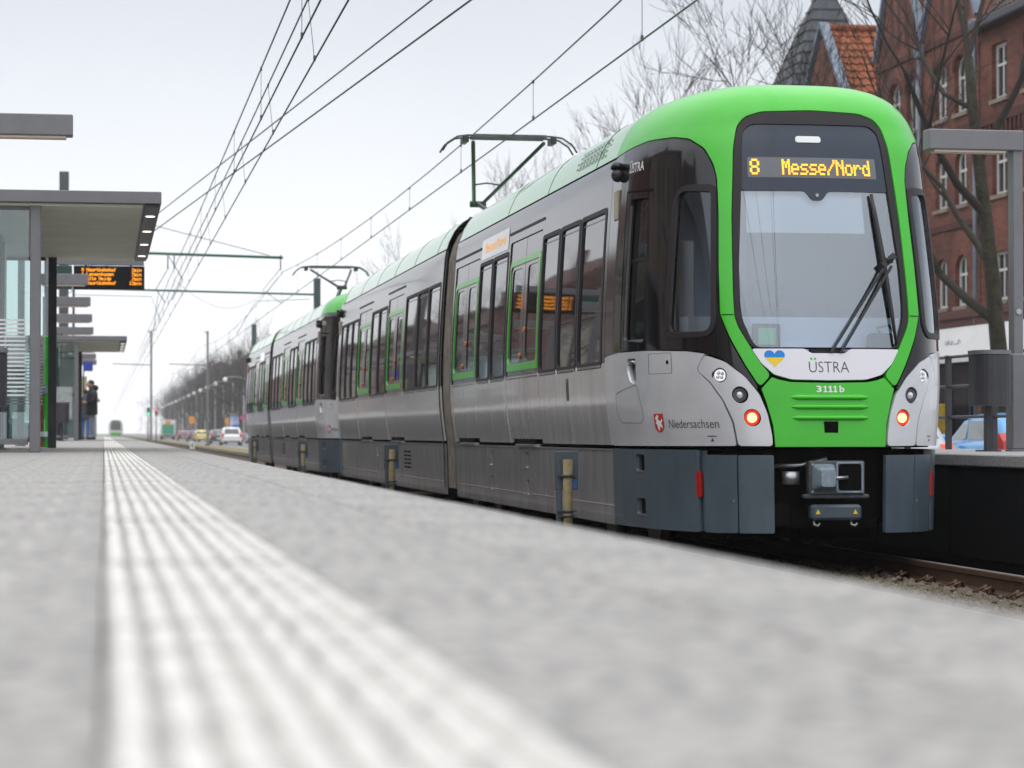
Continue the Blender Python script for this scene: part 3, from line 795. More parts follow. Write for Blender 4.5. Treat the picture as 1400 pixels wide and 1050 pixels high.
    dp = D(panel('side_display', rounded(rect(uy(9.45), 2.985, uy(7.58), 3.215), .03), mat('display_glass', (.10, .10, .105), .06, coat=1.0), S, T, off=.012, depth=.02, gu=0, gv=.1))
    led_text('side_destination', 'Messe/Nord', mat('amber_led_dim', (.3, .13, .02), .5, emit=((1, .5, .12), .55)), S, uy(9.2), 3.05, .0235, .016, dp, off=.0135)
    D(panel('handle_recess', rect(uy(4.0), 1.30, uy(3.88), 1.50), COUPLD, S, T, off=.0125, depth=.0, gu=0, gv=.1))
    for o in side:
        c = copy_tree(o, T); c.scale.x = -1
        for ch in list(c.children):
            if ch.name.startswith('side_destination'): bpy.data.objects.remove(ch)
    # ----- roofs, liners, ends
    for y0, y1 in SECT:
        prof = []
        vs_ = [3.37, 3.42, 3.47, 3.55, 3.64, 3.73, 3.83, 3.92, 4.02, 4.14, 4.27, 4.43, 4.6]
        for v in vs_: z, w_, _ = vlev(v); prof.append((-1.325*w_, z+.010))
        prof = prof + [(-x, z) for x, z in reversed(prof)]
        mb = MB(); ny = 4
        mb.grid([[(x, y0+.008+(y1-y0-.008)*i/ny, z) for x, z in reversed(prof)] for i in range(ny+1)])
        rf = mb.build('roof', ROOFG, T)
        for yy in [y0+.9+2.4*i for i in range(int((y1-y0)/2.4))]:
            mb = MB(); mb.tube([(x, yy, z+.001) for x, z in prof], .004, 4, cap=False); mb.build('roof_seam', mat('seam_dark_green', (.02, .12, .02), .6), rf)
        prof2 = []
        for v in [.3, .6, .88, 1.1, 1.35, 1.65, 2.0, 2.6, 3.1, 3.3, 3.45]:
            z, w_, _ = vlev(v); prof2.append((-1.325*w_+.055, z))
        prof2 = prof2 + [(-x, z) for x, z in reversed(prof2)]
        mb = MB(); n = len(prof2)
        mb.grid([[(x, y, z) for x, z in reversed(prof2)] for y in (y0+.02, y1-.02)])
        mb.add([(x, y0+.02, z) for x, z in prof2], [list(range(n))]); mb.add([(x, y1-.02, z) for x, z in prof2], [list(range(n))[::-1]])
        mb.build('body_core', BLACK, T)
    # louvred roof vents beside the first cab
    for i in range(9):
        for j in range(4):
            y = 2.85+.15*i+.05*(j % 2); v = 3.47+.06*j
            panel('roof_vent_slot', rect(uy(y+.095), v, uy(y), v+.022), mat('vent_dark', (.02, .05, .02), .7), S, T, off=.014, depth=0, gu=0, gv=0)
    # bellows
    vs_ = [.3, .5, .7, .9, 1.1, 1.35, 1.65, 2.0, 2.3, 2.6, 2.85, 3.1, 3.3, 3.47, 3.64, 3.83, 4.02, 4.27, 4.6]
    pr = [(-1.325*vlev(v)[1], vlev(v)[0]) for v in vs_]; pr = pr + [(-x, z) for x, z in reversed(pr)]
    mb = MB(); rows = []; nb = 13
    for i in range(nb*2+1):
        y = SECT[0][1]+(SECT[1][0]-SECT[0][1])*i/(nb*2); k = .965 if i % 2 else .925
        rows.append([(x*k, y, .3+(z-.3)*(1-(1-k)*.5)) for x, z in reversed(pr)])
    mb.grid(rows, smooth=False); be = mb.build('bellows', BELLOW, T)
    for y in (SECT[0][1]+.0, SECT[1][0]-.05):
        mb = MB(); mb.grid([[(x*1.006, yy, z*1.002) for x, z in reversed(pr)] for yy in (y, y+.05)]); mb.build('bellows_frame', RUBBER, be)
    # underframe and bogies
    mb = MB(); mb.box((-1.12, 1.9, .30), (1.12, SECT[0][1]-.1, .88)); mb.box((-.8, .7, .30), (.8, 1.9, .86)); mb.box((-1.12, SECT[1][0]+.1, .30), (1.12, LEN-1.9, .88)); mb.box((-.8, LEN-1.9, .30), (.8, LEN-.7, .86)); mb.box((-.8, 11.4, .35), (.8, 12.9, .9)); mb.build('underframe', BLACK, T)
    for yb in (3.6, 12.15, 24.7):
        mb = MB(); mb.box((-.85, yb-1.1, .24), (.85, yb+1.1, .5), .04); bg_ = mb.build('bogie', COUPLD, T)
        for dy in (-.9, .9):
            for s in (-1, 1):
                mb = MB(); mb.cyl((s*.66, yb+dy, .335), (s*.79, yb+dy, .335), .335, n=24); mb.build('wheel', mat('wheel_steel', (.12, .11, .10), .45, metal=.7), bg_)
    mb = MB(); mb.box((-.05, .75, .12), (.05, 1.0, .32), .01); mb.box((-.6, .9, .14), (.6, .98, .3), .01); mb.build('rail_guard', BLACK, T)
    # pantograph
    px, py, pz = 0.0, 15.2, 5.14
    mb = MB()
    kx, ky, kz = 0, 18.0, 4.46
    mb.tube([(-.5, py, pz-.08), (-.06, ky, kz)], .030, 6); mb.tube([(.5, py, pz-.08), (.06, ky, kz)], .030, 6)
    mb.tube([(-.2, py+1.9, kz+.2), (0, py+1.9, kz+.23), (.2, py+1.9, kz+.2)], .012, 6)
    mb.cyl((-.12, ky, kz), (.12, ky, kz), .05, n=10)
    pg = mb.build('pantograph_upper_arm', PANTO, T)
    mb = MB(); mb.tube([(0, ky, kz), (0, 15.6, 4.02)], .035, 8); mb.tube([(.07, ky-.1, kz-.05), (.07, 16.0, 3.99)], .012, 6); mb.build('lower_arm', PANTO, pg)
    mb = MB(); mb.box((-.5, 15.2, 3.86), (-.42, 17.2, 3.94)); mb.box((.42, 15.2, 3.86), (.5, 17.2, 3.94)); mb.box((-.5, 15.5, 3.94), (.5, 15.62, 4.04)); mb.build('base_frame', PANTO, pg)
    mb = MB()
    for y in (py-.14, py+.14):
        pts = [(-.95, y, pz-.22), (-.88, y, pz-.11), (-.74, y, pz-.02), (-.6, y, pz), (.6, y, pz), (.74, y, pz-.02), (.88, y, pz-.11), (.95, y, pz-.22)]
        mb.tube(pts, .014, 6)
    for x in (-.62, .62): mb.box((x-.04, py-.16, pz-.10), (x+.04, py+.16, pz-.005), .01)
    mb.build('collector_head', PANTO, pg)
    mb = MB()
    for y in (py-.14, py+.14): mb.box((-.52, y-.025, pz-.03), (.52, y+.025, pz+.02), .006)
    mb.build('carbon_strip', COUPLD, pg)
    mb = MB()
    for x in (-.46, .46):
        for y in (15.4, 17.0): mb.cyl((x, y, 3.78), (x, y, 3.88), .05, n=10)
    mb.build('insulator', BELLOW, pg)
    mb = MB(); mb.box((-.45, 20.5, 3.84), (.45, 23.5, 4.02), .06); mb.box((-.4, 5.5, 3.84), (.4, 9.5, 3.98), .06); mb.build('roof_equipment', mat('roof_pale_green', (.30, .45, .28), .6), T)
    return T

TX, TY = 5.57, 18.1
tram1 = build_tram()
tag(tram1, 'green and silver articulated tram with lit tail lamps and destination Messe/Nord', 'tram', 'coupled trams at the stop')
tram1.location = (TX, TY, 0)
tram2 = copy_tree(tram1)
tram2.location = (TX, TY+LEN+.58+LEN, 0)
tram2.rotation_euler = (0, 0, math.pi)
tag(tram2, 'second tram of the pair, coupled behind the one showing Messe/Nord', 'tram', 'coupled trams at the stop')

# ---------------------------------------------------------------- ground, platforms, tracks
CONC = None
def concrete(name, base, speck, sc=70.0, big=0.16):
    m = bpy.data.materials.new(name); m.use_nodes = True; t = m.node_tree; b = t.nodes['Principled BSDF']
    tcn = t.nodes.new('ShaderNodeTexCoord')
    n1 = t.nodes.new('ShaderNodeTexNoise'); n1.inputs['Scale'].default_value = sc; n1.inputs['Detail'].default_value = 5; n1.inputs['Roughness'].default_value = .7
    n2 = t.nodes.new('ShaderNodeTexNoise'); n2.inputs['Scale'].default_value = 2.3; n2.inputs['Detail'].default_value = 6; n2.inputs['Roughness'].default_value = .6
    n3 = t.nodes.new('ShaderNodeTexVoronoi'); n3.inputs['Scale'].default_value = sc*.35
    for n in (n1, n2, n3): t.links.new(tcn.outputs['Object'], n.inputs['Vector'])
    r1 = t.nodes.new('ShaderNodeValToRGB'); r1.color_ramp.elements[0].position = .36; r1.color_ramp.elements[1].position = .53
    r1.color_ramp.elements[0].color = (*speck, 1); r1.color_ramp.elements[1].color = (*base, 1)
    t.links.new(n1.outputs[0], r1.inputs[0])
    r2 = t.nodes.new('ShaderNodeValToRGB'); r2.color_ramp.elements[0].position = .30; r2.color_ramp.elements[1].position = .62
    g = 1-big; r2.color_ramp.elements[0].color = (g, g, g, 1); r2.color_ramp.elements[1].color = (1, 1, 1, 1)
    t.links.new(n2.outputs[0], r2.inputs[0])
    r3 = t.nodes.new('ShaderNodeValToRGB'); r3.color_ramp.elements[0].position = .0; r3.color_ramp.elements[1].position = .22
    r3.color_ramp.elements[0].color = (.35, .35, .35, 1); r3.color_ramp.elements[1].color = (1, 1, 1, 1)
    t.links.new(n3.outputs['Distance'], r3.inputs[0])
    x = t.nodes.new('ShaderNodeMix'); x.data_type = 'RGBA'; x.blend_type = 'MULTIPLY'; x.inputs[0].default_value = 1
    t.links.new(r1.outputs[0], x.inputs[6]); t.links.new(r2.outputs[0], x.inputs[7])
    x2 = t.nodes.new('ShaderNodeMix'); x2.data_type = 'RGBA'; x2.blend_type = 'MULTIPLY'; x2.inputs[0].default_value = .8
    t.links.new(x.outputs[2], x2.inputs[6]); t.links.new(r3.outputs[0], x2.inputs[7])
    t.links.new(x2.outputs[2], b.inputs['Base Color'])
    b.inputs['Roughness'].default_value = .75
    bn = t.nodes.new('ShaderNodeBump'); bn.inputs['Strength'].default_value = .8; bn.inputs['Distance'].default_value = .006
    t.links.new(n1.outputs[0], bn.inputs['Height']); t.links.new(bn.outputs[0], b.inputs['Normal'])
    MATS[name] = m
    return m
PAVE = concrete('platform_concrete', (.395, .382, .364), (.10, .097, .093), 34, .20)
TACT = concrete('tactile_white_concrete', (.70, .685, .65), (.46, .445, .42), 24, .14)
GROOVE = concrete('tactile_groove_grey', (.52, .505, .475), (.07, .068, .065), 14, .45)
EDGE = concrete('platform_edge_stone', (.42, .41, .40), (.2, .2, .2), 50, .3)
ASPH = mat('asphalt', (.16, .16, .165), .8, noise=(1.5, .25))
GROUND = mat('far_ground', (.20, .20, .19), .9, noise=(.2, .3))
WALK = mat('sidewalk_paving', (.30, .29, .28), .8, noise=(2, .25))
BALL = mat('ballast', (.10, .080, .055), .9, noise=(22, .65), bump=(40, .8, .03))
STONE = mat('ballast_stone', (.16, .13, .10), .9, noise=(9, .5))
DRYG = mat('dry_grass', (.22, .19, .09), .9, noise=(3, .4))
RAILM = mat('rusty_rail', (.11, .060, .038), .55, metal=.4, noise=(8, .3))
RAILT = mat('rail_head', (.32, .29, .27), .35, metal=.9)
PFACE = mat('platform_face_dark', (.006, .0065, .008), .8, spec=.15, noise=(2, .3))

def sheet(name, x0, y0, x1, y1, z, m): 
    mb = MB(); mb.add([(x0, y0, z), (x1, y0, z), (x1, y1, z), (x0, y1, z)], [(0, 1, 2, 3)])
    return struct(mb.build(name, m))
sheet('ground', -3000, -300, 3000, 5000, -.35, GROUND)
sheet('track_bed', .99, -20, 7.4, 900, -.165, BALL)
sheet('road', 9.6, -60, 17.0, 1600, -.10, ASPH)
sheet('left_road', -13.5, -60, -3.6, 1600, -.10, ASPH)
def slab(name, lo, hi, m, ch=.0):
    mb = MB(); mb.box(lo, hi, ch); return struct(mb.build(name, m))
slab('sidewalk', (17.0, -60, -.3), (60, 1500, .02), WALK)
slab('left_sidewalk', (-60, -60, -.3), (-13.5, 1500, .02), WALK)
mb = MB(); mb.box((7.4, 104, -.34), (9.6, 900, -.06)); o = struct(mb.build('grass_verge', DRYG))
for x in (10.0, 13.2, 16.6):
    mb = MB()
    if x == 13.2:
        for i in range(60): mb.add([(x-.06, 20+i*9, -.096), (x+.06, 20+i*9, -.096), (x+.06, 23+i*9, -.096), (x-.06, 23+i*9, -.096)], [(0, 1, 2, 3)])
    else: mb.add([(x-.06, -40, -.096), (x+.06, -40, -.096), (x+.06, 700, -.096), (x-.06, 700, -.096)], [(0, 1, 2, 3)])
    struct(mb.build('road_marking', WHITEP))

# our platform
PZ = .8
plat = empty('platform', (0, 0, 0)); struct(plat)
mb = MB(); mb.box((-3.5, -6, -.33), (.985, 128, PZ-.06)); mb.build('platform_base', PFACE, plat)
def topslab(name, x0, x1, m, z=PZ, z0=PZ-.055, y0=-6):
    mb = MB(); ys = [y0+(128-y0)*i/40 for i in range(41)]
    mb.grid([[(x0, y, z0), (x0, y, z-.006), (x0+.006, y, z), (x1-.006, y, z), (x1, y, z-.006), (x1, y, z0)] for y in ys], smooth=False)
    mb.add([(x0, y0, z0), (x0, y0, z), (x1, y0, z), (x1, y0, z0)], [(0, 1, 2, 3)])
    return mb.build(name, m, plat)
rt_ = random.Random(8)
def slabs(x0, x1, L, n, nm):
    mb = MB(); mb.box((x0, .002, PZ-.055), (x1, L-.002, PZ), .004); me = mb.mesh(nm); me.materials.append(PAVE)
    for i in range(n):
        o = bpy.data.objects.new(nm, me); COL.objects.link(o); o.parent = plat
        o.location = (0, -3+L*i, rt_.uniform(-.0012, .0008))
for xa, xb in ((-3.5, -2.512), (-2.508, -1.512), (-1.508, -.512), (-.508, -.001)): slabs(xa, xb, 1.0, 33, 'paving_slab')
slabs(.292, .660, 1.0, 33, 'paving_slab'); slabs(.664, .995, 1.25, 27, 'edge_slab')
topslab('paving', -3.5, -.001, PAVE, y0=30)
topslab('paving', .292, .66, PAVE, y0=30)
topslab('edge_slab', .664, .995, PAVE, y0=30.75)
mb = MB(); mb.box((-.02, -6, PZ-.056), (.3, 128, PZ-.03)); mb.build('strip_bed', BLACK, plat)
# guidance tiles: each a base with eight ribs
def tile_mesh(ylen):
    mb = MB(); mb.box((.0015, 0, -.03), (.288, ylen-.006, -.006))
    for k in range(8):
        x = .020+.0360*k; a = .0098
        rows = [[(x-a*1.4, y, -.006), (x-a, y, .0005), (x+a, y, .0005), (x+a*1.4, y, -.006)] for y in (0.002, ylen-.008)]
        mb.grid(rows, smooth=False)
    me = mb.mesh('tactile_tile')
    me.materials.append(TACT); me.materials.append(GROOVE)
    for i, p in enumerate(me.polygons):
        if i < 6: p.material_index = 1
    return me
tm = tile_mesh(.3)
rt_ = random.Random(4)
for i in range(60):
    o = bpy.data.objects.new('tactile_tile', tm); COL.objects.link(o); o.parent = plat
    o.location = (rt_.uniform(-.0016, .0016), -.2+.3*i+rt_.uniform(-.001, .001), PZ+.004+rt_.uniform(-.0012, .0012)); o.rotation_euler = (0, 0, rt_.uniform(-.004, .004))
tl = tile_mesh(110.0); o = link('tactile_strip', tl, None, plat); o.location = (0, -.2+18.0, PZ+.004); o['kind'] = 'stuff'

# right-hand platform
rp = empty('opposite_platform', (0, 0, 0)); struct(rp)
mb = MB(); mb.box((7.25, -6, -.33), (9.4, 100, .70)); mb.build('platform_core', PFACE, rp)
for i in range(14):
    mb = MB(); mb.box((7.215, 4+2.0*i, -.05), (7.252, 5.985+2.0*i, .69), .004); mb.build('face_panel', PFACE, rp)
mb = MB(); mb.box((7.15, -6, .72), (9.45, 100, .822), .01); mb.build('coping', concrete('coping_stone', (.38, .37, .37), (.2, .2, .2), 40), rp)

# rails, sleepers, ballast
def rail(x):
    prof = [(-.07,-.155),(.07,-.155),(.07,-.145),(.012,-.125),(.010,-.05),(.035,-.038),(.036,-.005),(.030,0),(-.030,0),(-.036,-.005),(-.035,-.038),(-.010,-.05),(-.012,-.125),(-.07,-.145)]
    mb = MB(); mb.grid([[(x+a, y, b) for a, b in prof] for y in (-20, 40, 900)], smooth=False, closed=True)
    r_ = struct(mb.build('rail', RAILM, fix=True))
    mb = MB(); mb.add([(x-.026, -20, .0015), (x+.026, -20, .0015), (x+.026, 900, .0015), (x-.026, 900, .0015)], [(0, 1, 2, 3)]); mb.build('running_surface', RAILT, r_)
for c in (2.25, TX):
    for s in (-1, 1): rail(c+s*.7525)
SLEEP = mat('sleeper_concrete', (.20, .18, .16), .9, noise=(6, .4))
mb = MB(); mb.box((-1.3, -.13, -.30), (1.3, .13, -.158), .02); sm_ = mb.mesh('sleeper'); sm_.materials.append(SLEEP)
mb = MB()
for s in (-1, 1):
    for q in (-1, 1):
        xx = s*.7525+q*.085
        mb.tube([(xx+q*.06, -.05, -.13), (xx, -.055, -.10), (xx-q*.03, -.02, -.125), (xx-q*.03, .02, -.125), (xx, .055, -.10), (xx+q*.06, .05, -.13)], .011, 6)
        mb.cyl((xx+q*.02, 0, -.16), (xx+q*.02, 0, -.085), .016, n=6)
fm_ = mb.mesh('rail_clip'); fm_.materials.append(RAILM)
tb = empty('sleepers', (0, 0, 0)); struct(tb)
for i in range(16):
    o = bpy.data.objects.new('sleeper', sm_); COL.objects.link(o); o.parent = tb; o.location = (TX, 10.3+.62*i, 0)
    o = bpy.data.objects.new('rail_clip', fm_); COL.objects.link(o); o.parent = tb; o.location = (TX, 10.3+.62*i, 0)
rng = random.Random(3)
mb = MB()
for i in range(5200):
    x = rng.uniform(3.9, 7.1); y = rng.uniform(10.5, 21); r_ = rng.uniform(.018, .042); z = -.165+rng.uniform(-.005, .022)
    if abs(abs(x-TX)-.7525) < .075: continue
    pts = []
    for a in range(5):
        t = 2*math.pi*a/5+rng.uniform(-.3, .3); pts.append((x+r_*math.cos(t), y+r_*math.sin(t), z+rng.uniform(-.3, .3)*r_))
    pts += [(x+rng.uniform(-.3, .3)*r_, y, z+r_*.8), (x, y, z-r_*.7)]
    mb.add(pts, [(a, (a+1) % 5, 5) for a in range(5)]+[((a+1) % 5, a, 6) for a in range(5)])
o = mb.build('ballast_stones', STONE); o['kind'] = 'stuff'; tag(o, 'loose brown ballast stones lying between the rails', 'gravel')
mb = MB()
for i in range(1500):
    x = rng.gauss(5.75, .22); y = rng.uniform(12, 20); h = rng.uniform(.01, .05); a = rng.uniform(0, 6.28); l = rng.uniform(.03, .09)
    dx, dy = math.cos(a)*l, math.sin(a)*l
    mb.add([(x, y, -.15), (x+.006, y+.004, -.15), (x+dx, y+dy, -.135+h)], [(0, 1, 2)])
o = mb.build('dry_track_grass', DRYG); o['kind'] = 'stuff'; tag(o, 'dry yellow grass growing in the track ballast', 'grass')

# ---------------------------------------------------------------- platform furniture
def lamp(y, x0, x1, zb, label, grp, name='platform_lamp'):
    """post at x0, arm reaching to x1"""
    t = empty(name, (x0, y, zb)); tag(t, label, 'lamp', grp)
    s = 1 if x1 > x0 else -1; L = abs(x1-x0)
    mb = MB(); mb.box((-.05, -.07, 0), (.05, .07, 3.12), .008); mb.build('post', LAMPG, t)
    mb = MB(); a = (-.05 if s > 0 else -L); b = (L if s > 0 else .05); mb.box((a, -.1, 2.93), (b, .1, 3.125), .008); mb.build('arm', LAMPG, t)
    mb = MB(); a, b = sorted((s*.12, s*(L-.06))); mb.box((a, -.075, 2.905), (b, .075, 2.93), .004); mb.build('light_strip', mat('lamp_diffuser', (.72, .58, .50), .5), t)
    mb = MB(); mb.box((-.08, -.10, 0), (.08, .10, .02), .004); mb.build('base_plate', LAMPG, t)
    return t
LG = 'platform lamps along the near platform'
for y in (22.6, 30.1, 37.6, 45.2, 52.8, 60.4, 67.8, 75.4, 83.0, 90.5, 98.0):
    lamp(y, -1.25, -.29, PZ, 'grey L-shaped platform lamp in the row through the near shelters', LG)
rl = lamp(22.45, 8.78, 7.87, .822, 'grey L-shaped lamp beside the railing of the opposite platform', None)
mb = MB(); mb.box((-.075, -.09, .02), (.095, .09, .95), .01); mb.build('post_cladding', LAMPG, rl)
mb = MB(); mb.cyl((-.0, -.07, 1.36), (-.0, -.085, 1.36), .028, n=14); mb.build('lock_plate', STEEL, rl)

def bin_(x, y, zb, label):
    t = empty('litter_bin', (x, y, zb)); tag(t, label, 'bin')
    mb = MB(); pts = arc(0, 0, .18, .16, math.pi, 2*math.pi, 12)+[(.18, .16), (-.18, .16)]
    pts = pts[::1]
    mb.prism(pts, lambda a, b, d_: (a, b, d_), .44, .93); mb.build('body', DARKM, t)
    mb = MB(); mb.prism([(a*1.03, b*1.03) for a, b in pts], lambda a, b, d_: (a, b, d_), .935, .975); mb.build('lid', LAMPG, t)
    mb = MB(); mb.prism([(a*1.015, b*1.015) for a, b in pts], lambda a, b, d_: (a, b, d_), .475, .485); mb.build('rim', DARKM, t)
    mb = MB(); mb.box((-.03, .10, 0), (.03, .16, .45), .004); mb.box((-.1, .02, 0), (.1, .2, .015), .003); mb.build('stand', DARKM, t)
    return t
bin_(8.44, 22.2, .822, 'dark grey litter bin on the opposite platform next to the railing')
bin_(-1.06, 22.6, PZ, 'dark grey litter bin beside the striped end pane of the near shelter')
bin_(-1.02, 60.4, PZ, 'grey litter bin in front of the farther shelter')

# railing
t = empty('railing', (9.05, 0, .822)); tag(t, 'dark steel railing along the back of the opposite platform', 'railing')
for i in range(13):
    y = 15.6+1.36*i
    mb = MB(); mb.box((-.03, y-.03, 0), (.03, y+.03, 1.02), .004); mb.build('post', DARKM, t)
for z in (.35, .68, 1.0):
    mb = MB(); mb.cyl((-.0, 15.0, z), (0, 32.6, z), .017, n=8); mb.build('rail_bar', DARKM, t)

# shelters
SOFF = mat('soffit_cream', (.86, .85, .70), .6, noise=(1.5, .12))
FRIT = mat('white_frit_stripe', (.75, .77, .78), .6)
GREENP = mat('shelter_green', (.03, .30, .03), .5)
def shelter(y0, y1, label, ads):
    t = empty('shelter', (-.7, y0, PZ)); tag(t, label, 'shelter', 'tram stop shelters')
    L = y1-y0
    X0, X1 = -2.0, 1.28
    mb = MB(); mb.box((X0, -.08, 2.57), (X1, L+.08, 2.695), .006); rf = mb.build('roof', LAMPG, t)
    mb = MB(); mb.box((X1-.17, -.02, 2.535), (X1-.02, L, 2.567), .004); bm_ = mb.build('edge_beam', mat('beam_dark', (.085, .085, .09), .5), t)
    n = 10
    for i in range(n):
        mb = MB(); mb.box((X0+.05, L*i/n+.008, 2.540), (X1-.19, L*(i+1)/n-.008, 2.568), .004); mb.build('soffit_panel', SOFF, rf)
    for i in range(4):
        mb = MB(); yy = L*(i+.5)/4; mb.cyl((X1-.095, yy, 2.534), (X1-.095, yy, 2.526), .05, n=14); mb.build('downlight', mat('downlight_white', (.75, .75, .72), .4, emit=((1, .95, .85), 1.5)), bm_)
    for x, y, m in ((0, .06, LAMPG), (0.02, L-.4, DARKM), (-1.75, .06, DARKM), (-1.75, L-.4, DARKM), (-1.75, L/2, DARKM)):
        mb = MB(); mb.box((x-.055, y-.05, 0), (x+.055, y+.05, 2.57), .008); mb.build('post', m, t)
    for y in (.10, L-.36):
        mb = MB(); mb.box((-1.68, y-.006, .14), (-.07, y+.006, 2.5)); g = mb.build('end_pane', PANE, t)
        for k in range(19):
            z = .58+.043*k
            mb = MB(); mb.box((-1.66, y-.0095, z), (-.10, y-.0075, z+.019)); mb.build('white_stripe', FRIT, g)
        mb = MB(); mb.box((-1.68, y-.02, .08), (-.07, y+.02, .14), .004); mb.build('pane_rail', LAMPG, g); mb = MB(); mb.box((-1.68, y-.02, 2.5), (-.07, y+.02, 2.54), .004); mb.build('pane_rail', LAMPG, g)
    k = 4
    for i in range(k):
        a = .2+(L-.7)*i/k; b = .2+(L-.7)*(i+1)/k-.06
        mb = MB(); mb.box((-1.756, a, .14), (-1.744, b, 2.5)); g = mb.build('back_pane', PANE, t)
        mb = MB(); mb.box((-1.77, a-.03, .08), (-1.73, b+.03, .14), .004); mb.build('pane_rail', LAMPG, g)
    mb = MB(); mb.box((-1.70, .6, .42), (-1.28, L-1.2, .47), .01); be = mb.build('bench_seat', DARKM, t)
    for i in range(4):
        mb = MB(); yy = .9+(L-2.4)*i/3; mb.box((-1.62, yy-.03, 0), (-1.36, yy+.03, .42), .005); mb.build('bench_leg', LAMPG, be)
    return t
s1 = shelter(25.3, 33.2, 'near grey tram stop shelter with white striped glass end pane', True)
shelter(63.0, 71.0, 'farther grey tram stop shelter behind the departure board', False)
# map cabinet inside the shelter, ticket machine behind
t = empty('map_cabinet', (-1.62, 27.4, PZ)); tag(t, 'tall dark map cabinet standing inside the near shelter', 'cabinet')
mb = MB(); mb.box((-.55, -.08, .12), (.50, .08, 2.4), .01); mb.build('case', DARKM, t)
mb = MB(); mb.box((-.45, -.092, .6), (.42, -.082, 2.25)); mb.build('glass_front', TINT, t)
for x in (-.45, .42):
    mb = MB(); mb.box((x-.03, -.04, 0), (x+.03, .04, .13)); mb.build('foot', DARKM, t)
mb = MB(); mb.box((.53, -.02, .55), (.548, .02, 2.3)); mb.build('light_bar', WHITEP, t)
t = empty('ticket_machine', (-.86, 34.4, PZ)); tag(t, 'red and green ticket machine behind the near shelter', 'ticket machine')
mb = MB(); mb.box((-.13, -.2, 0), (.02, .2, 1.55), .01); mb.build('red_half', mat('machine_red', (.50, .02, .03), .5), t)
mb = MB(); mb.box((.022, -.2, 0), (.14, .2, 1.55), .01); mb.build('green_half', mat('machine_green', (.03, .42, .02), .5), t)
mb = MB(); mb.box((-.10, -.215, .75), (.08, -.202, .85), .003); mb.build('slot_plate', mat('machine_lilac', (.3, .27, .45), .4), t)
mb = MB(); mb.box((-.13, -.206, .15), (.12, -.201, .22)); mb.build('white_band', WHITEP, t)
t = empty('timetable_case', (-.98, 66.5, PZ)); tag(t, 'green framed timetable case inside the farther shelter', 'notice board')
mb = MB(); mb.box((-.25, -.06, 1.2), (.25, .06, 2.25), .01); mb.build('case', GREENP, t)
mb = MB(); mb.box((-.21, -.07, 1.28), (.21, -.062, 2.2)); mb.build('sheet', mat('pale_poster', (.6, .65, .65), .5), t)
for x in (-.2, .2):
    mb = MB(); mb.box((x-.02, -.02, 0), (x+.02, .02, 1.2)); mb.build('leg', DARKM, t)
t = empty('blue_sign', (-.62, 75.5, PZ)); tag(t, 'small blue screen on a post beside the standing man', 'sign')
mb = MB(); mb.box((-.02, -.02, 0), (.02, .02, 2.1)); mb.build('post', DARKM, t)
mb = MB(); mb.box((-.02, -.04, 2.1), (.28, .04, 2.4), .01); mb.build('panel', mat('sign_blue', (.04, .07, .40), .4), t)
mb = MB(); mb.box((-.3, .3, 0), (.1, .5, 1.95), .01); mb.build('cream_cabinet', mat('cabinet_cream', (.62, .55, .35), .6), t)

# departure board
t = empty('departure_board', (-1.05, 47.0, PZ)); tag(t, 'black departure board with amber text hanging from a grey arm', 'departure board')
mb = MB(); mb.box((-.08, -.08, 0), (.08, .08, 3.62), .01); mb.build('post', LAMPG, t)
mb = MB(); mb.box((.08, -.07, 3.42), (1.80, .07, 3.55), .006); mb.build('arm', LAMPG, t)
mb = MB(); mb.box((.47, -.12, 2.95), (1.81, .12, 3.40), .01); bd = mb.build('board', mat('board_black', (.008, .009, .012), .6, spec=.15), t)
for x in (.70, 1.55):
    mb = MB(); mb.cyl((x, 0, 3.39), (x, 0, 3.43), .02, n=8); mb.build('hanger', DARKM, t)
mb = MB(); mb.box((.10, -.11, 2.95), (.44, .11, 3.40), .01); mb.build('side_board', mat('board_dark_green', (.01, .05, .04), .4), t)
fnb = lambda u, v: (u, -.12, v)
fnb2 = lambda u, v: (-u, .12, v)
ROWS = (('8 Hauptbahnhof', ' 2min'), ('1 Langenhagen', ' 7min'), ('2 Alte Heide', ' 7min'), ('8 Hauptbahnhof', '12min'))
for k, (a, b) in enumerate(ROWS):
    z = 3.29-.084*k
    led_text('board_text', a, AMBER2, fnb, .62, z, .0078, .0098, bd, off=.004, fat=1.5)
    led_text('board_text', b, AMBER2, fnb, 1.52, z, .0078, .0098, bd, off=.004, fat=1.5)
    led_text('board_text', a, AMBER2, fnb2, -1.75, z, .0078, .0098, bd, off=.004, fat=1.5)
    led_text('board_text', b, AMBER2, fnb2, -.80, z, .0078, .0098, bd, off=.004, fat=1.5)

# posts between the tracks
for y in (20.25, 33.0, 48.0, 63.5):
    t = empty('track_post', (3.90, y, -.165)); tag(t, 'low yellowish pipe post with grey plate between the tracks', 'post', 'short posts between the two tracks')
    YP = mat('weathered_yellow_pipe', (.28, .23, .11), .7, noise=(10, .45))
    mb = MB(); mb.cyl((0, 0, 0), (0, 0, .94), .042, n=14); mb.build('pipe', YP, t)
    mb = MB(); mb.box((-.10, .05, .68), (.10, .07, 1.01), .004); mb.box((-.09, .05, .0), (-.04, .07, .68), .004); mb.build('plate', SKIRT, t)
    mb = MB(); mb.box((.04, .042, .69), (.085, .049, .77)); mb.build('blue_label', mat('label_blue', (.02, .18, .6), .4), t)
    for z in (.28, .46, .50, .80):
        mb = MB(); mb.cyl((0, 0, z-.012), (0, 0, z+.012), .05, n=14); mb.box((-.075, -.02, z-.008), (.075, .045, z+.008)); mb.build('pipe_clamp', COUPLD, t)
t = empty('track_number_sign', (4.0, 112, -.165)); tag(t, 'small white number sign standing beside the track', 'sign')
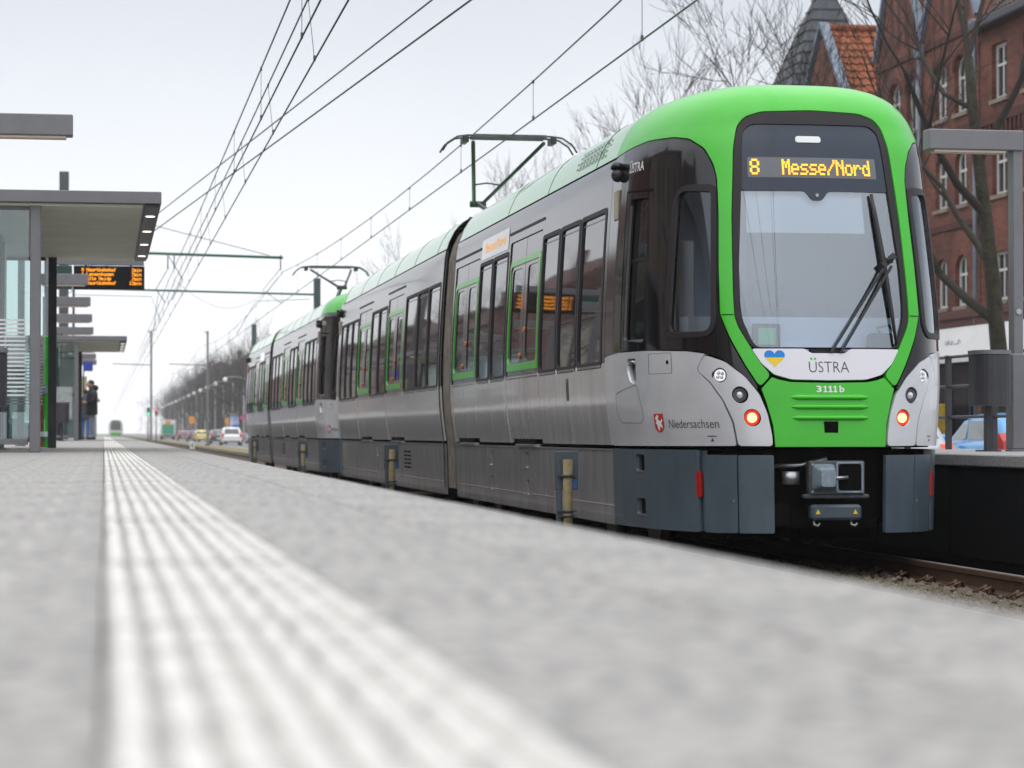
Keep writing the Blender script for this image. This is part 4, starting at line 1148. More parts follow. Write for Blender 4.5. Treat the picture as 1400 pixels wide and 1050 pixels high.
mb = MB(); mb.box((-.02, -.02, 0), (.02, .02, .5)); mb.build('post', DARKM, t)
mb = MB(); mb.box((-.11, -.03, .42), (.11, .0, .78), .01); pl = mb.build('plate', WHITEP, t)
lettering('numeral', '4', INK, lambda u, v: (u, -.03, v), -.07, .47, .07, .73, pl, off=.002)

# ---------------------------------------------------------------- overhead line
def mast(x, y, h, label, grp='overhead line masts', w=.14, m=None):
    t = empty('overhead_line_mast', (x, y, -.3)); tag(t, label, 'mast', grp)
    mb = MB(); mb.box((-w, -w, 0), (w, w, h+.3), .01); mb.build('column', m or MASTG, t)
    mb = MB(); mb.box((-.22, -.22, 0), (.22, .22, .35), .01); mb.build('footing', DARKM, t)
    return t
m1 = mast(-1.27, 78, 9.3, 'dark square overhead line mast rising behind the farther shelter', w=.15, m=mat('mast_grey', (.085, .088, .098), .5))
mb = MB(); mb.cyl((.14, 0, 7.10), (6.95, 0, 6.95), .045, n=8); mb.build('cantilever', SPAN, m1)
mb = MB(); mb.tube([(.14, 0, 8.6), (6.5, 0, 7.02)], .012, 5); mb.build('tie_rod', WIRE, m1)
mb = MB()
for x in (3.27, 3.47, 6.87):
    mb.cyl((x, 0, 7.05), (x, 0, 6.55), .02, n=6)
mb.tube([(3.3, 0, 6.95), (3.75, 0, 6.2), (3.4, 0, 5.55)], .014, 5); mb.tube([(3.3, 0, 6.6), (2.9, 0, 5.9), (3.2, 0, 5.45)], .014, 5); mb.tube([(6.87, 0, 6.6), (6.3, 0, 5.9), (6.87, 0, 5.5)], .012, 5)
mb.tube([(3.47, 0, 6.2)]+[(3.47+3.4*i/10, 0, 6.2-.9*math.sin(math.pi*i/10)) for i in range(1, 10)]+[(6.87, 0, 6.4)], .008, 4); mb.build('steady_arm', WIRE, m1)
m2 = mast(8.95, 103, 7.6, 'overhead line mast on the right of the tracks carrying a cross span')
mb = MB(); mb.cyl((.1, 0, 7.2), (-10.2, 0, 7.38), .045, n=8); mb.build('cross_span', SPAN, m2)
mb = MB(); mb.tube([(-10.2, 0, 7.1), (-7.0, 0, 7.05), (-6.6, 0, 6.0)], .014, 5); mb.tube([(-6.7, 0, 7.3), (-6.9, 0, 5.6)], .014, 5); mb.tube([(-.3, 0, 7.0), (-2.6, 0, 6.9), (-3.4, 0, 5.5)], .014, 5); mb.build('steady_arm', WIRE, m2)
m2b = mast(-1.27, 103, 7.6, 'overhead line mast on the near platform behind the farther shelter, holding the cross span', w=.055)
mast(8.95, 147, 7.6, 'green overhead line mast rising above the rear tram')
for x, y in ((3.9, 205), (8.6, 205)):
    t = mast(x, y, 9.6, 'distant overhead line mast with a bracket, '+('between the two tracks' if x < 5 else 'beside the road right of the tracks')+' far off', w=.09, m=LAMPG)
    mb = MB(); mb.cyl((0, 0, 7.0), (-3.2, 0, 7.1), .04, n=6); mb.tube([(0, 0, 9.6), (-.3, 0, 9.9)], .04, 6); mb.build('bracket', WIRE, t)
def wire(name, pts, label, r_=.008, grp='overhead wires'):
    mb = MB(); mb.tube(pts, r_, 5, cap=False); o = mb.build(name, WIRE)
    return tag(o, label, 'wire', grp)
def line(x, ys, zc, zm, sag, label, dx=0.0):
    """contact wire with messenger above and droppers between"""
    t = empty('overhead_line', (x[1], ys[0], zc)); tag(t, label, 'wire', 'overhead lines above the tracks')
    oy = ys[0]
    def f(k): return x[0]+(x[2]-x[0])*k
    mb = MB(); mb.tube([(f(i/20)-x[1], (ys[1]-oy)*i/20, 0) for i in range(21)], .011, 5, cap=False); mb.build('contact_wire', WIRE, t)
    n = 120; pts = []
    def zm_(y):
        ph = ((y-78) % 66)/66.0
        return zm-zc+sag*(4*(ph-.5)**2-.33)
    mb = MB(); mb.tube([(f(i/n)-x[1]+dx, (ys[1]-oy)*i/n, zm_(oy+(ys[1]-oy)*i/n)) for i in range(n+1)], .0105, 5, cap=False); mb.build('messenger_wire', WIRE, t)
    y = oy+3.2
    while y < min(ys[1], 140):
        k = (y-oy)/(ys[1]-oy); xx = f(k)-x[1]
        mb = MB(); zt = zm_(y); mb.tube([(xx, y-oy, 0), (xx+dx, y-oy, zt)], .0045, 4); mb.box((xx-.012, y-oy-.02, -.012), (xx+.012, y-oy+.02, .05)); mb.box((xx+dx-.012, y-oy-.02, zt-.03), (xx+dx+.012, y-oy+.02, zt+.015)); mb.build('dropper', WIRE, t)
        y += 6.6
    return t
line((5.62, 5.62, 5.62), (2, 600), 5.17, 5.78, .6, 'contact wire with messenger and droppers above the standing trams')
line((2.01, 2.01, 2.01), (2, 600), 5.10, 5.78, .10, 'first of two wire pairs above the empty near track')
line((2.27, 2.27, 2.27), (3.5, 600), 5.10, 5.78, .10, 'second of two wire pairs above the empty near track', dx=-.07)
def cross_wire(xa, ya, xb, yb, z0, z1, label):
    return wire('crossing_wire', [(xa, ya, z0), (xb, yb, z1)], label, .011, 'wires crossing over to the near platform')
k = (3.45-1.2)/(26-51.0)
cross_wire(3.50+k*-22, 5, 3.50+k*51, 78, 5.78, 5.78, 'upper wire crossing from the tram track towards the platform mast')
cross_wire(3.37+k*-20, 3, 3.37+k*54.8, 78, 5.10, 5.10, 'lower wire crossing from the tram track towards the platform mast')

# ---------------------------------------------------------------- buildings on the right of the street
def brick_mat(name, c1, c2, mortar, swap=False):
    m = bpy.data.materials.new(name); m.use_nodes = True; t = m.node_tree; b = t.nodes['Principled BSDF']
    tcn = t.nodes.new('ShaderNodeTexCoord'); sp = t.nodes.new('ShaderNodeSeparateXYZ'); cb = t.nodes.new('ShaderNodeCombineXYZ')
    t.links.new(tcn.outputs['Object'], sp.inputs[0])
    t.links.new(sp.outputs[0 if swap else 1], cb.inputs[0]); t.links.new(sp.outputs[2], cb.inputs[1])
    bt = t.nodes.new('ShaderNodeTexBrick'); bt.inputs['Scale'].default_value = 1.0
    bt.inputs['Brick Width'].default_value = .26; bt.inputs['Row Height'].default_value = .085; bt.inputs['Mortar Size'].default_value = .010
    bt.inputs['Color1'].default_value = (*c1, 1); bt.inputs['Color2'].default_value = (*c2, 1); bt.inputs['Mortar'].default_value = (*mortar, 1)
    t.links.new(cb.outputs[0], bt.inputs['Vector'])
    n = t.nodes.new('ShaderNodeTexNoise'); n.inputs['Scale'].default_value = .8; n.inputs['Detail'].default_value = 6
    t.links.new(tcn.outputs['Object'], n.inputs['Vector'])
    r_ = t.nodes.new('ShaderNodeValToRGB'); r_.color_ramp.elements[0].position = .35; r_.color_ramp.elements[1].position = .68
    r_.color_ramp.elements[0].color = (.45, .42, .42, 1); r_.color_ramp.elements[1].color = (1.1, 1.05, 1.0, 1)
    t.links.new(n.outputs[0], r_.inputs[0])
    x = t.nodes.new('ShaderNodeMix'); x.data_type = 'RGBA'; x.blend_type = 'MULTIPLY'; x.inputs[0].default_value = .9
    t.links.new(bt.outputs[0], x.inputs[6]); t.links.new(r_.outputs[0], x.inputs[7]); t.links.new(x.outputs[2], b.inputs['Base Color'])
    b.inputs['Roughness'].default_value = .85
    MATS[name] = m
    return m
BRICK = brick_mat('red_brick', (.27, .080, .046), (.155, .042, .028), (.13, .085, .068))
BRICKY = brick_mat('red_brick_end', (.27, .080, .046), (.155, .042, .028), (.13, .085, .068), True)
BRICKD = mat('dark_brick_trim', (.10, .03, .022), .85, noise=(4, .4))
TILE = mat('clay_roof_tile', (.36, .105, .035), .8, noise=(3.5, .60))
SLATE = mat('slate_spire', (.062, .072, .088), .6, noise=(5, .45))
ZINC = mat('zinc_flashing', (.18, .23, .30), .5, noise=(4, .3))
WINF = mat('white_window_frame', (.66, .66, .64), .5)
WING = mat('house_window_glass', (.035, .042, .05), .05, spec=.8)
SANDST = mat('sandstone', (.30, .25, .20), .85, noise=(6, .3))
SHOPD = mat('shop_dark', (.008, .010, .018), .25, spec=.2)

def arched(uc, z0, z1, w):
    h = w/2
    return [(uc-h, z0), (uc+h, z0), (uc+h, z1-h*.8)] + arc(uc, z1-h*.8, h, h*.8, 0, math.pi, 8)[1:-1] + [(uc-h, z1-h*.8)]
def shrink(pl, g):
    c = (sum(a for a, b in pl)/len(pl), sum(b for a, b in pl)/len(pl))
    W = max(abs(a-c[0]) for a, b in pl); Hh = max(abs(b-c[1]) for a, b in pl)
    return [(c[0]+(a-c[0])*(1-g/W), c[1]+(b-c[1])*(1-g/Hh)) for a, b in pl]
def house_window(pl, fn, parent):
    fr = panel('window', shrink(pl, -.02), WINF, fn, parent, off=-.12, depth=.06, holes=[shrink(pl, .09)[::-1]], gu=0, gv=0, soft=False)
    panel('pane', shrink(pl, .05), WING, fn, fr, off=-.155, depth=0, gu=0, gv=0)
    us = [a for a, b in pl]; vs_ = [b for a, b in pl]; uc = (min(us)+max(us))/2; z0, z1 = min(vs_), max(vs_)
    panel('mullion', rect(uc-.03, z0+.06, uc+.03, z1-.1), WINF, fn, fr, off=-.115, depth=.03, gu=0, gv=0, soft=False)
    zt = z0+(z1-z0)*.62
    panel('transom', rect(min(us)+.05, zt-.035, max(us)-.05, zt+.035), WINF, fn, fr, off=-.112, depth=.03, gu=0, gv=0, soft=False)
    panel('sill', rect(min(us)-.08, z0-.10, max(us)+.08, z0), SANDST, fn, fr, off=.06, depth=.2, gu=0, gv=0, soft=False)
    return fr
def tiled(name, A, B, C_, parent, m=TILE, rowh=.33, wv=.26):
    """pantiles on the slope with eave A-B and up vector to C_ (above A)"""
    A = Vector(A); B = Vector(B); C_ = Vector(C_); e = B-A; s = C_-A; n = e.cross(s).normalized()
    if n.z < 0: n = -n
    ne = max(2, int(e.length/wv)); ns = max(1, int(s.length/rowh)); mb = MB()
    for j in range(ns):
        rows = []
        for t, lift in ((0, .06), (1.12, .012)):
            row = []
            for i in range(ne*4+1):
                w = .035*math.cos(2*math.pi*i/4) ; k = (j+t)/ns
                row.append(A+e*(i/(ne*4))+s*min(k, 1.02)+n*(lift+w))
            rows.append(row)
        low = [p-n*.05 for p in rows[0]]
        mb.grid([low]+rows, smooth=False)
    o = mb.build(name, m, parent); o['kind'] = 'stuff'
    return o

# --- brick building with two gables and a shop
BX, BY = 22.0, 58.0
bd = empty('brick_building', (BX, BY, 0)); tag(bd, 'dark red brick building with twin gables above a white shop fascia', 'building')
F = lambda u, v: (0, -u-BY, v)          # u = -world y, facade looks towards the street
def U(y): return -y
rows_ = ((4.3, 5.65), (6.95, 8.4), (9.35, 10.85))
def gable(ya, yb, wy, name):
    hs = []
    for y in wy:
        for z0, z1 in rows_: hs.append(arched(U(y), z0, z1, .92))
    yc = (ya+yb)/2
    pl = [(U(yb), 3.9), (U(ya), 3.9), (U(ya), 11.7), (U(yc), 15.6), (U(yb), 11.7)]
    w = panel(name, pl, BRICK, F, bd, off=0, depth=.45, holes=[h[::-1] for h in hs], gu=0, gv=0, soft=False)
    for h in hs: house_window(h, F, bd)
    for k in range(-2, 3):
        y = yc+k*.62; zt = 14.6-abs(k)*1.15
        panel('blind_niche', arched(U(y), 11.75, zt, .30), BRICKD, F, w, off=.004, depth=0, gu=0, gv=0)
    for z in (6.35, 8.85, 11.35): panel('string_course', rect(U(yb)+.02, z, U(ya)-.02, z+.16), BRICKD, F, w, off=.05, depth=.08, gu=0, gv=0, soft=False)
    for y in wy:
        panel('window_arch', [(a, b) for a, b in arc(U(y), 10.85-.92*.4, .62, .56, math.pi, 0, 10)]+arc(U(y), 10.85-.92*.4, .47, .40, 0, math.pi, 10), BRICKD, F, w, off=.03, depth=.05, gu=0, gv=0, soft=False)
    # coping along both slopes
    mb = MB()
    for yy in (ya, yb): mb.bar((-.02, yy-BY, 11.7), (-.02, yc-BY, 15.68), .22, .12)
    mb.build('gable_coping', ZINC, w)
    tiled('gable_roof_tiles', (.45, ya-BY, 11.6), (7, ya-BY, 11.6), (.45, yc-BY, 15.4), bd)
    tiled('gable_roof_tiles', (.45, yb-BY, 11.6), (7, yb-BY, 11.6), (.45, yc-BY, 15.4), bd)
    return w
gable(62.95, 67.0, (65.36, 63.9), 'gable_wall')
gable(58.7, 62.9, (61.55, 60.05), 'gable_wall')
hs = [rect(U(y)-.5, z0, U(y)+.5, z1-.1) for y in (57.3, 55.2, 53.1, 51.0) for z0, z1 in rows_]
w = panel('street_wall', rect(U(58.65), 3.9, U(50), 11.2), BRICK, F, bd, off=0, depth=.45, holes=[h[::-1] for h in hs], gu=0, gv=0, soft=False)
for h in hs: house_window(h, F, bd)
for z in (8.75,): panel('corbel_course', rect(U(58.6), z, U(50), z+.22), BRICKD, F, w, off=.10, depth=.12, gu=0, gv=0, soft=False)
for i in range(30):
    y = 50.2+.28*i; panel('dentil', rect(U(y)-.06, 8.45, U(y)+.06, 8.74), BRICKD, F, w, off=.09, depth=.1, gu=0, gv=0, soft=False)
mb = MB(); mb.box((-.35, 50-BY, 11.2), (.2, 58.6-BY, 11.42), .03); mb.build('gutter', DARKM, bd)
tiled('street_roof_tiles', (-.1, 50-BY, 11.35), (-.1, 58.6-BY, 11.35), (4.2, 50-BY, 16.2), bd, mat('dark_roof_tile', (.09, .06, .055), .8, noise=(4, .5)))
for y in (62.92, 58.67):
    mb = MB(); mb.cyl((-.14, y-BY, .2), (-.14, y-BY, 11.3), .055, n=10); mb.box((-.26, y-BY-.14, 11.2), (.0, y-BY+.14, 11.55), .03); mb.build('downpipe', ZINC, bd)
mb = MB(); mb.box((1.0, 57.0-BY, 12.2), (3.0, 58.3-BY, 14.4), .02); dm = mb.build('dormer', ZINC, bd)
mb = MB(); mb.box((.96, 57.15-BY, 12.5), (.99, 58.15-BY, 14.0)); mb.build('dormer_window', WINF, dm)
mb = MB(); mb.box((.5, 50-BY, 0), (9, 67-BY, 11.0)); mb.build('house_core', BRICKY, bd)
# shop
mb = MB(); mb.box((-.25, 50-BY, 3.95), (.1, 67-BY, 4.15), .02); mb.box((-.18, 50-BY, 3.75), (.05, 67-BY, 3.96), .02); mb.build('shop_cornice', mat('brown_cornice', (.10, .035, .028), .7), bd)
WHS = mat('shop_fascia_white', (.70, .70, .69), .6, noise=(1.2, .06))
mb = MB(); mb.prism([(-.05, 3.78), (-.22, 3.72), (-.62, 2.98), (-.62, 2.80), (-.52, 2.80), (-.05, 3.1)], lambda a, b, d_: (a, d_, b), 50-BY, 67-BY); sf = mb.build('shop_awning', WHS, bd, fix=True)
rng = random.Random(11)
SCR = mat('faint_script', (.42, .44, .52), .7)
def scrawl(y0, y1, z, h, x, m, name):
    mb = MB(); y = y1; pts = []
    while y > y0:
        pts.append((x, y-BY, z+rng.uniform(-.5, .5)*h)); y -= rng.uniform(.05, .12)
    mb.tube(pts, .012, 4); mb.build(name, m, sf)
scrawl(63.0, 65.2, 3.32, .22, -.47, SCR, 'faint_script_lettering')
scrawl(58.8, 60.0, 3.34, .15, -.47, SCR, 'faint_script_lettering')
mb = MB(); mb.box((-.66, 64.0-BY, 2.62), (-.635, 67.0-BY, 3.02)); ss_ = mb.build('hanging_sign', mat('sign_lilac_white', (.62, .62, .68), .6), bd)
mb = MB()
for k in range(9):
    y = 66.8-.3*k; mb.box((-.672, y-BY-.2, 2.70), (-.662, y-BY, 2.78)); mb.box((-.672, y-BY-.2, 2.85), (-.662, y-BY-.02, 2.93))
o = mb.build('blurred_lettering', mat('sign_ink', (.12, .13, .2), .7), ss_); o['kind'] = 'stuff'
for i, (a, b) in enumerate(((50.4, 53.6), (54.2, 57.8), (59.2, 62.2), (63.4, 66.6))):
    panel('shop_window', rect(U(b), .5, U(a), 2.9), SHOPD, F, bd, off=.06, depth=.06, gu=0, gv=0, soft=False)
    mb = MB()
    for y in (a, (a+b)/2, b): mb.box((-.10, y-BY-.05, .4), (-.062, y-BY+.05, 2.95))
    mb.box((-.10, a-BY, .38), (-.064, b-BY, .48)); mb.build('shop_frame', mat('shop_frame_blue', (.02, .04, .10), .4), bd)
for y in (54.0, 58.5, 62.8):
    mb = MB(); mb.box((-.13, y-BY-.22, 0), (.4, y-BY+.22, 2.9)); mb.build('brick_pier', BRICK, bd)
mb = MB(); mb.box((-.9, 59.6-BY, .02), (-.5, 61.9-BY, 1.75), .03); mb.build('yellow_display', mat('yellow_display', (.55, .38, .03), .6, noise=(6, .4)), bd)
mb = MB(); mb.box((-.05, 50-BY, 0), (.49, 67-BY, .45)); mb.build('plinth', SANDST, bd)
# --- neighbour: steep tiled cross roof and gable
b2 = empty('tiled_house', (22.0, 72.4, 0)); tag(b2, 'brick house with a steep orange tiled roof beside the twin gables', 'building')
F2 = lambda u, v: (0, -u-72.4, v)
h2 = [arched(U(y), z0, z1, .9) for y in (70.3, 72.4, 74.5) for z0, z1 in rows_]
w = panel('gable_wall', [(U(77.5), 0), (U(67.3), 0), (U(67.3), 8.0), (U(72.4), 13.3), (U(77.5), 8.0)], BRICK, F2, b2, off=0, depth=.4, holes=[h[::-1] for h in h2 if max(b for a, b in h) < 10.9], gu=0, gv=0, soft=False)
for h in h2: house_window(h, F2, b2)
mb = MB(); mb.box((.45, -5.0, 0), (9, 5.0, 8.0)); mb.build('house_core', BRICKY, b2)
tiled('roof_tiles', (.1, -5.3, 7.8), (9.5, -5.3, 7.8), (.1, 0, 13.55), b2)
tiled('roof_tiles', (.1, 5.3, 7.8), (9.5, 5.3, 7.8), (.1, 0, 13.55), b2)
mb = MB(); mb.bar((.06, -5.3, 8.0), (.06, 0, 13.75), .30, .12); mb.bar((.06, 5.3, 8.0), (.06, 0, 13.75), .30, .12); mb.build('verge_flashing', ZINC, b2)
mb = MB(); mb.cyl((0, 0, 13.62), (9.5, 0, 13.62), .13, n=8); mb.build('ridge', TILE, b2)
mb = MB(); mb.box((5.2, -.6, 12.4), (6.4, .6, 16.2)); mb.build('chimney', BRICKY, b2)
# --- slate spire
b3 = empty('spire_tower', (24.55, 80.5, 0)); tag(b3, 'brick stair tower with a steep dark slate spire', 'tower')
mb = MB(); mb.box((-1.9, -1.9, 0), (1.9, 1.9, 10.4)); mb.build('shaft', BRICKY, b3)
mb = MB(); mb.add([(-2.6, -2.6, 10.4), (2.6, -2.6, 10.4), (2.6, 2.6, 10.4), (-2.6, 2.6, 10.4), (0, 0, 16.8)], [(0, 1, 4), (1, 2, 4), (2, 3, 4), (3, 0, 4), (3, 2, 1, 0)]); sp_ = mb.build('spire', SLATE, b3)
mb = MB()
for i in range(16):
    k = i/16; h = 2.6*(1-k)+.02; z = 10.4+6.4*k
    for a in ((-h, -h, h, -h), (h, -h, h, h), (-h, h, h, h), (-h, -h, -h, h)): mb.bar((a[0], a[1], z), (a[2], a[3], z), .05, .035)
mb.build('slate_courses', SLATE, sp_)

# --- plain town houses (far down the street, and across the left street where the tram mirrors them)
def house(x, y0, y1, h, roof, wallc, face, label, name='town_house', grp=None, cols=4, rows=4):
    t = empty(name, (x, (y0+y1)/2, 0)); tag(t, label, 'house', grp)
    yc = (y0+y1)/2; L = (y1-y0)/2
    fn = (lambda u, v: (0, -u, v)) if face < 0 else (lambda u, v: (0, u, v))
    mm = mat('plaster_%02x%02x%02x' % tuple(int(c*255) for c in wallc), wallc, .85, noise=(.7, .18))
    hs = []
    for i in range(cols):
        for j in range(rows):
            uc = -L+(i+.5)*2*L/cols; z0 = 1.0+j*(h-.8)/rows; hs.append(rect(uc-.6, z0, uc+.6, z0+1.75))
    panel('wall', rect(-L, 0, L, h), mm, fn, t, off=0, depth=.3, holes=[q[::-1] for q in hs], gu=0, gv=0, soft=False)
    for q in hs:
        wn = panel('window', shrink(q, -.01), WINF, fn, t, off=-.1, depth=.05, holes=[shrink(q, .1)[::-1]], gu=0, gv=0, soft=False)
        panel('pane', shrink(q, .05), WING, fn, wn, off=-.14, depth=0, gu=0, gv=0)
    s = 1 if face < 0 else -1
    mb = MB(); lo, hi = sorted((s*.32, s*10)); mb.box((lo, -L+.02, 0), (hi, L-.02, h-.05)); mb.build('house_core', mm, t)
    rm = mat('roof_%d' % int(roof[0]*1000), roof, .8, noise=(2.5, .35))
    mb = MB(); e0, e1 = -.4*s, 10.3*s
    mb.add([(e0, -L, h), (e0, L, h), (s*5, L, h+4), (s*5, -L, h+4), (e1, -L, h), (e1, L, h)], [(0, 1, 2, 3), (3, 2, 5, 4), (0, 3, 4), (1, 5, 2), (0, 4, 5, 1)])
    rf = mb.build('roof', rm, t)
    mb = MB(); mb.box((s*4.6-.4, L*.3, h+2.5), (s*4.6+.4, L*.3+1.0, h+5.2)); mb.build('chimney', BRICKD, rf)
    return t
FARC = ((.30, .16, .12), (.45, .40, .34), (.22, .12, .10), (.40, .36, .33), (.28, .18, .15), (.48, .45, .42))
for i, (y0, y1, h) in enumerate(((392, 425, 12.5), (428, 470, 11.5), (474, 530, 13.0), (534, 600, 12.0), (604, 680, 15.0), (690, 800, 12.0))):
    house(23.5, y0, y1, h, (.11, .07, .06), FARC[i], -1, ('weathered red brick', 'cream plastered', 'dark brown brick', 'pale grey plastered', 'reddish brown, taller than its neighbours', 'light beige plastered')[i]+' town house far down the street behind bare trees', grp='town houses far along the street', cols=6, rows=4)
for i, (y0, y1, h) in enumerate(((-34, -16, 12), (-14, 6, 13), (8, 26, 11), (28, 48, 13.5), (50, 68, 12), (70, 90, 11.5))):
    house(-21, y0, y1, h, (.10, .055, .045), ((.30, .13, .10), (.42, .38, .31), (.20, .09, .07), (.38, .30, .24), (.24, .10, .075), (.46, .43, .38))[i], 1,
          ('rust red plastered', 'sand coloured plastered', 'dark brick', 'tan plastered', 'brick red', 'off white plastered')[i]+' town house across the left street, mirrored in the tram cab', grp='town houses across the left street', cols=5, rows=3)
for i, (y0, y1, h) in enumerate(((92, 112, 11), (113, 134, 13), (136, 158, 10), (160, 190, 13.5), (192, 225, 12))):
    house(-21, y0, y1, h, (.13, .06, .045), ((.40, .36, .30), (.25, .10, .075), (.50, .46, .38), (.22, .09, .07), (.42, .38, .34))[i], 1,
          ('cream plastered', 'red brick', 'pale yellow plastered', 'tall dark red brick', 'beige plastered')[i]+' town house across the left street, mirrored in the tram windows', grp='town houses across the left street', cols=5, rows=3)

for i, (y0, y1, h) in enumerate(((228, 268, 12.5), (270, 305, 13.5), (308, 350, 12), (353, 395, 14), (398, 470, 13))):
    house(-21, y0, y1, h, (.10, .055, .045), ((.22, .10, .08), (.36, .31, .26), (.19, .09, .07), (.30, .24, .20), (.25, .12, .09))[i], 1,
          ('maroon', 'grey beige', 'chocolate brown', 'taupe', 'russet')[i]+' town house farther along the left street, mirrored in the rear tram', grp='town houses across the left street', cols=6, rows=3)

# ---------------------------------------------------------------- trees
BARK = mat('bark', (.034, .027, .019), .9, noise=(6, .5))
BARK2 = mat('bark_mossy', (.040, .036, .018), .95, noise=(5, .65), bump=(14, 1.0, .05))
def tree_mesh(seed, H, r0, lean=(0, 0), levels=5, split=2.6, spread=.62, first=.30, nseg=4, sides=5):
    rg = random.Random(seed); tr = MB(); cr = MB()
    trunk_end = None
    def branch(p, d, L, r, lv, mb):
        pts = [p]; rad = [r]; q = p.copy(); dd = d.copy()
        ns = nseg if lv < 3 else 3
        for i in range(ns):
            dd = (dd+Vector((rg.gauss(0, .13), rg.gauss(0, .13), rg.gauss(.05, .08)))).normalized()
            q = q+dd*(L/ns); pts.append(q.copy()); rad.append(r*(1-.55*(i+1)/ns))
        mb.tube(pts, rad, sides if lv < 2 else (4 if lv < 3 else 3), cap=False)
        if lv >= levels: return
        k = max(2, int(round(split+rg.uniform(-.6, .9)+(.8 if lv > 1 else 0))))
        for j in range(k):
            f = 1.0 if j == 0 else rg.uniform(.35, .95)
            x = f*ns; i0 = min(int(x), ns-1); pp = pts[i0].lerp(pts[i0+1], x-i0); rr_ = rad[i0]*(1-(x-i0))+rad[i0+1]*(x-i0)
            a = rg.uniform(0, 6.283); o = Vector((math.cos(a), math.sin(a), 0)); o = (o-dd*o.dot(dd)).normalized()
            sp = rg.uniform(.25, spread) if j else rg.uniform(.05, .25)
            nd = (dd*(1-sp*.45)+o*sp+Vector((0, 0, .10))).normalized()
            branch(pp, nd, L*rg.uniform(.62, .80), max(rr_*rg.uniform(.62, .85), .009), lv+1, mb)
    # trunk
    p = Vector((0, 0, 0)); pts = [p.copy()]; rad = [r0*1.35]; d = Vector((lean[0], lean[1], 1)).normalized(); n = 8; Ht = H*.55
    for i in range(n):
        d = (d+Vector((rg.gauss(0, .025), rg.gauss(0, .025), 0))).normalized(); p = p+d*(Ht/n); pts.append(p.copy()); rad.append(r0*(1-.55*(i+1)/n))
    tr.tube(pts, rad, 9)
    for i in range(3, n+1):
        for j in range(1 if i < n else 3):
            a = rg.uniform(0, 6.283); o = Vector((math.cos(a), math.sin(a), 0)); sp = rg.uniform(.5, .95) if i < n else rg.uniform(.15, .5)
            nd = (d*(1-sp*.5)+o*sp).normalized()
            branch(pts[i], nd, H*rg.uniform(.15, .22)*(1.15 if i < n else 1.0), rad[i]*rg.uniform(.55, .8), 1, cr)
    return tr.mesh('trunk'), cr.mesh('crown')
TM = []
for k in range(4):
    a, b = tree_mesh(20+k, 14.0+k*.6, .22, levels=5, split=2.1)
    a.materials.append(BARK); b.materials.append(BARK); TM.append((a, b))
NT = []
for k in range(2):
    a, b = tree_mesh(70+k, 14.2, .25, levels=5, split=2.5, spread=.7)
    a.materials.append(BARK); b.materials.append(BARK); NT.append((a, b))
FT = []
for k in range(3):
    a, b = tree_mesh(50+k, 14+k, .22, levels=4, split=3.2, sides=3)
    a.materials.append(BARK); b.materials.append(BARK); FT.append((a, b))
def tree(x, y, ms, rz, sc, label, grp, z=0.02):
    t = empty('bare_tree', (x, y, z), rz); t.scale = (sc, sc, sc); tag(t, label, 'tree', grp)
    for nm, me in zip(('trunk', 'crown'), ms):
        o = bpy.data.objects.new(nm, me); COL.objects.link(o); o.parent = t
    return t
a, b = tree_mesh(101, 16, .21, lean=(-.10, -.0), levels=5, spread=.7); a.materials.append(BARK2); b.materials.append(BARK)
tree(18.2, 46.9, (a, b), 0, 1.0, 'bare tree with mossy trunk standing in front of the shop fascia', 'bare street trees', -.02)
TS = [(18.3, 64.5, 0, 1.0), (18.2, 75.5, 1, 2.0), (18.2, 99, 3, 4.0), (18.4, 135, 2, 3.1), (18.3, 170, 0, .4)]
for i, (x, y, k, rz) in enumerate(TS):
    lb = ('bare tree in front of the slate spire', 'bare tree spreading over the roof of the leading tram') [i] if i < 2 else 'bare street tree showing above the roofs of the trams'
    tree(x, y, NT[i] if i < 2 else TM[k], rz, .95 if i < 2 else .84, lb, 'bare street trees')
rng = random.Random(5)
y = 300
while y < 800:
    for x in (18.6, 21.5):
        tree(x+rng.uniform(-.5, .5), y+rng.uniform(-3, 3), FT[rng.randrange(3)], rng.uniform(0, 6), rng.uniform(.85, 1.05), 'bare tree in the hazy row far down the street', 'far row of bare trees')
    y += 13 if y < 520 else 22
for i in range(15):
    tree(-15.5+rng.uniform(-.5, .5), 6+15*i, TM[i % 4], rng.uniform(0, 6), .9, 'bare tree along the left street, mirrored in the tram windows', 'bare trees across the left street')
for i in range(9):
    tree(-17+rng.uniform(-1, 1), 420+34*i, FT[i % 3], rng.uniform(0, 6), .9, 'distant bare tree beyond the end of the platform', 'distant bare trees on the left')
mb = MB(); rg = random.Random(9)
for i in range(16000):
    x = rg.choice((rg.uniform(14, 130), rg.uniform(-150, -9))); y = rg.uniform(820, 1100); z = rg.uniform(.5, 13)*(1-.12*math.sin(x*.3)); l = rg.uniform(.4, 1.6); a = rg.gauss(0, .5)
    mb.add([(x, y, z), (x+.10, y, z), (x+l*math.sin(a)*.6, y, z+l)], [(0, 1, 2)])
o = mb.build('far_wood', BARK); o['kind'] = 'stuff'; tag(o, 'bare far-off trees merging into one grey mass on the horizon', 'wood')

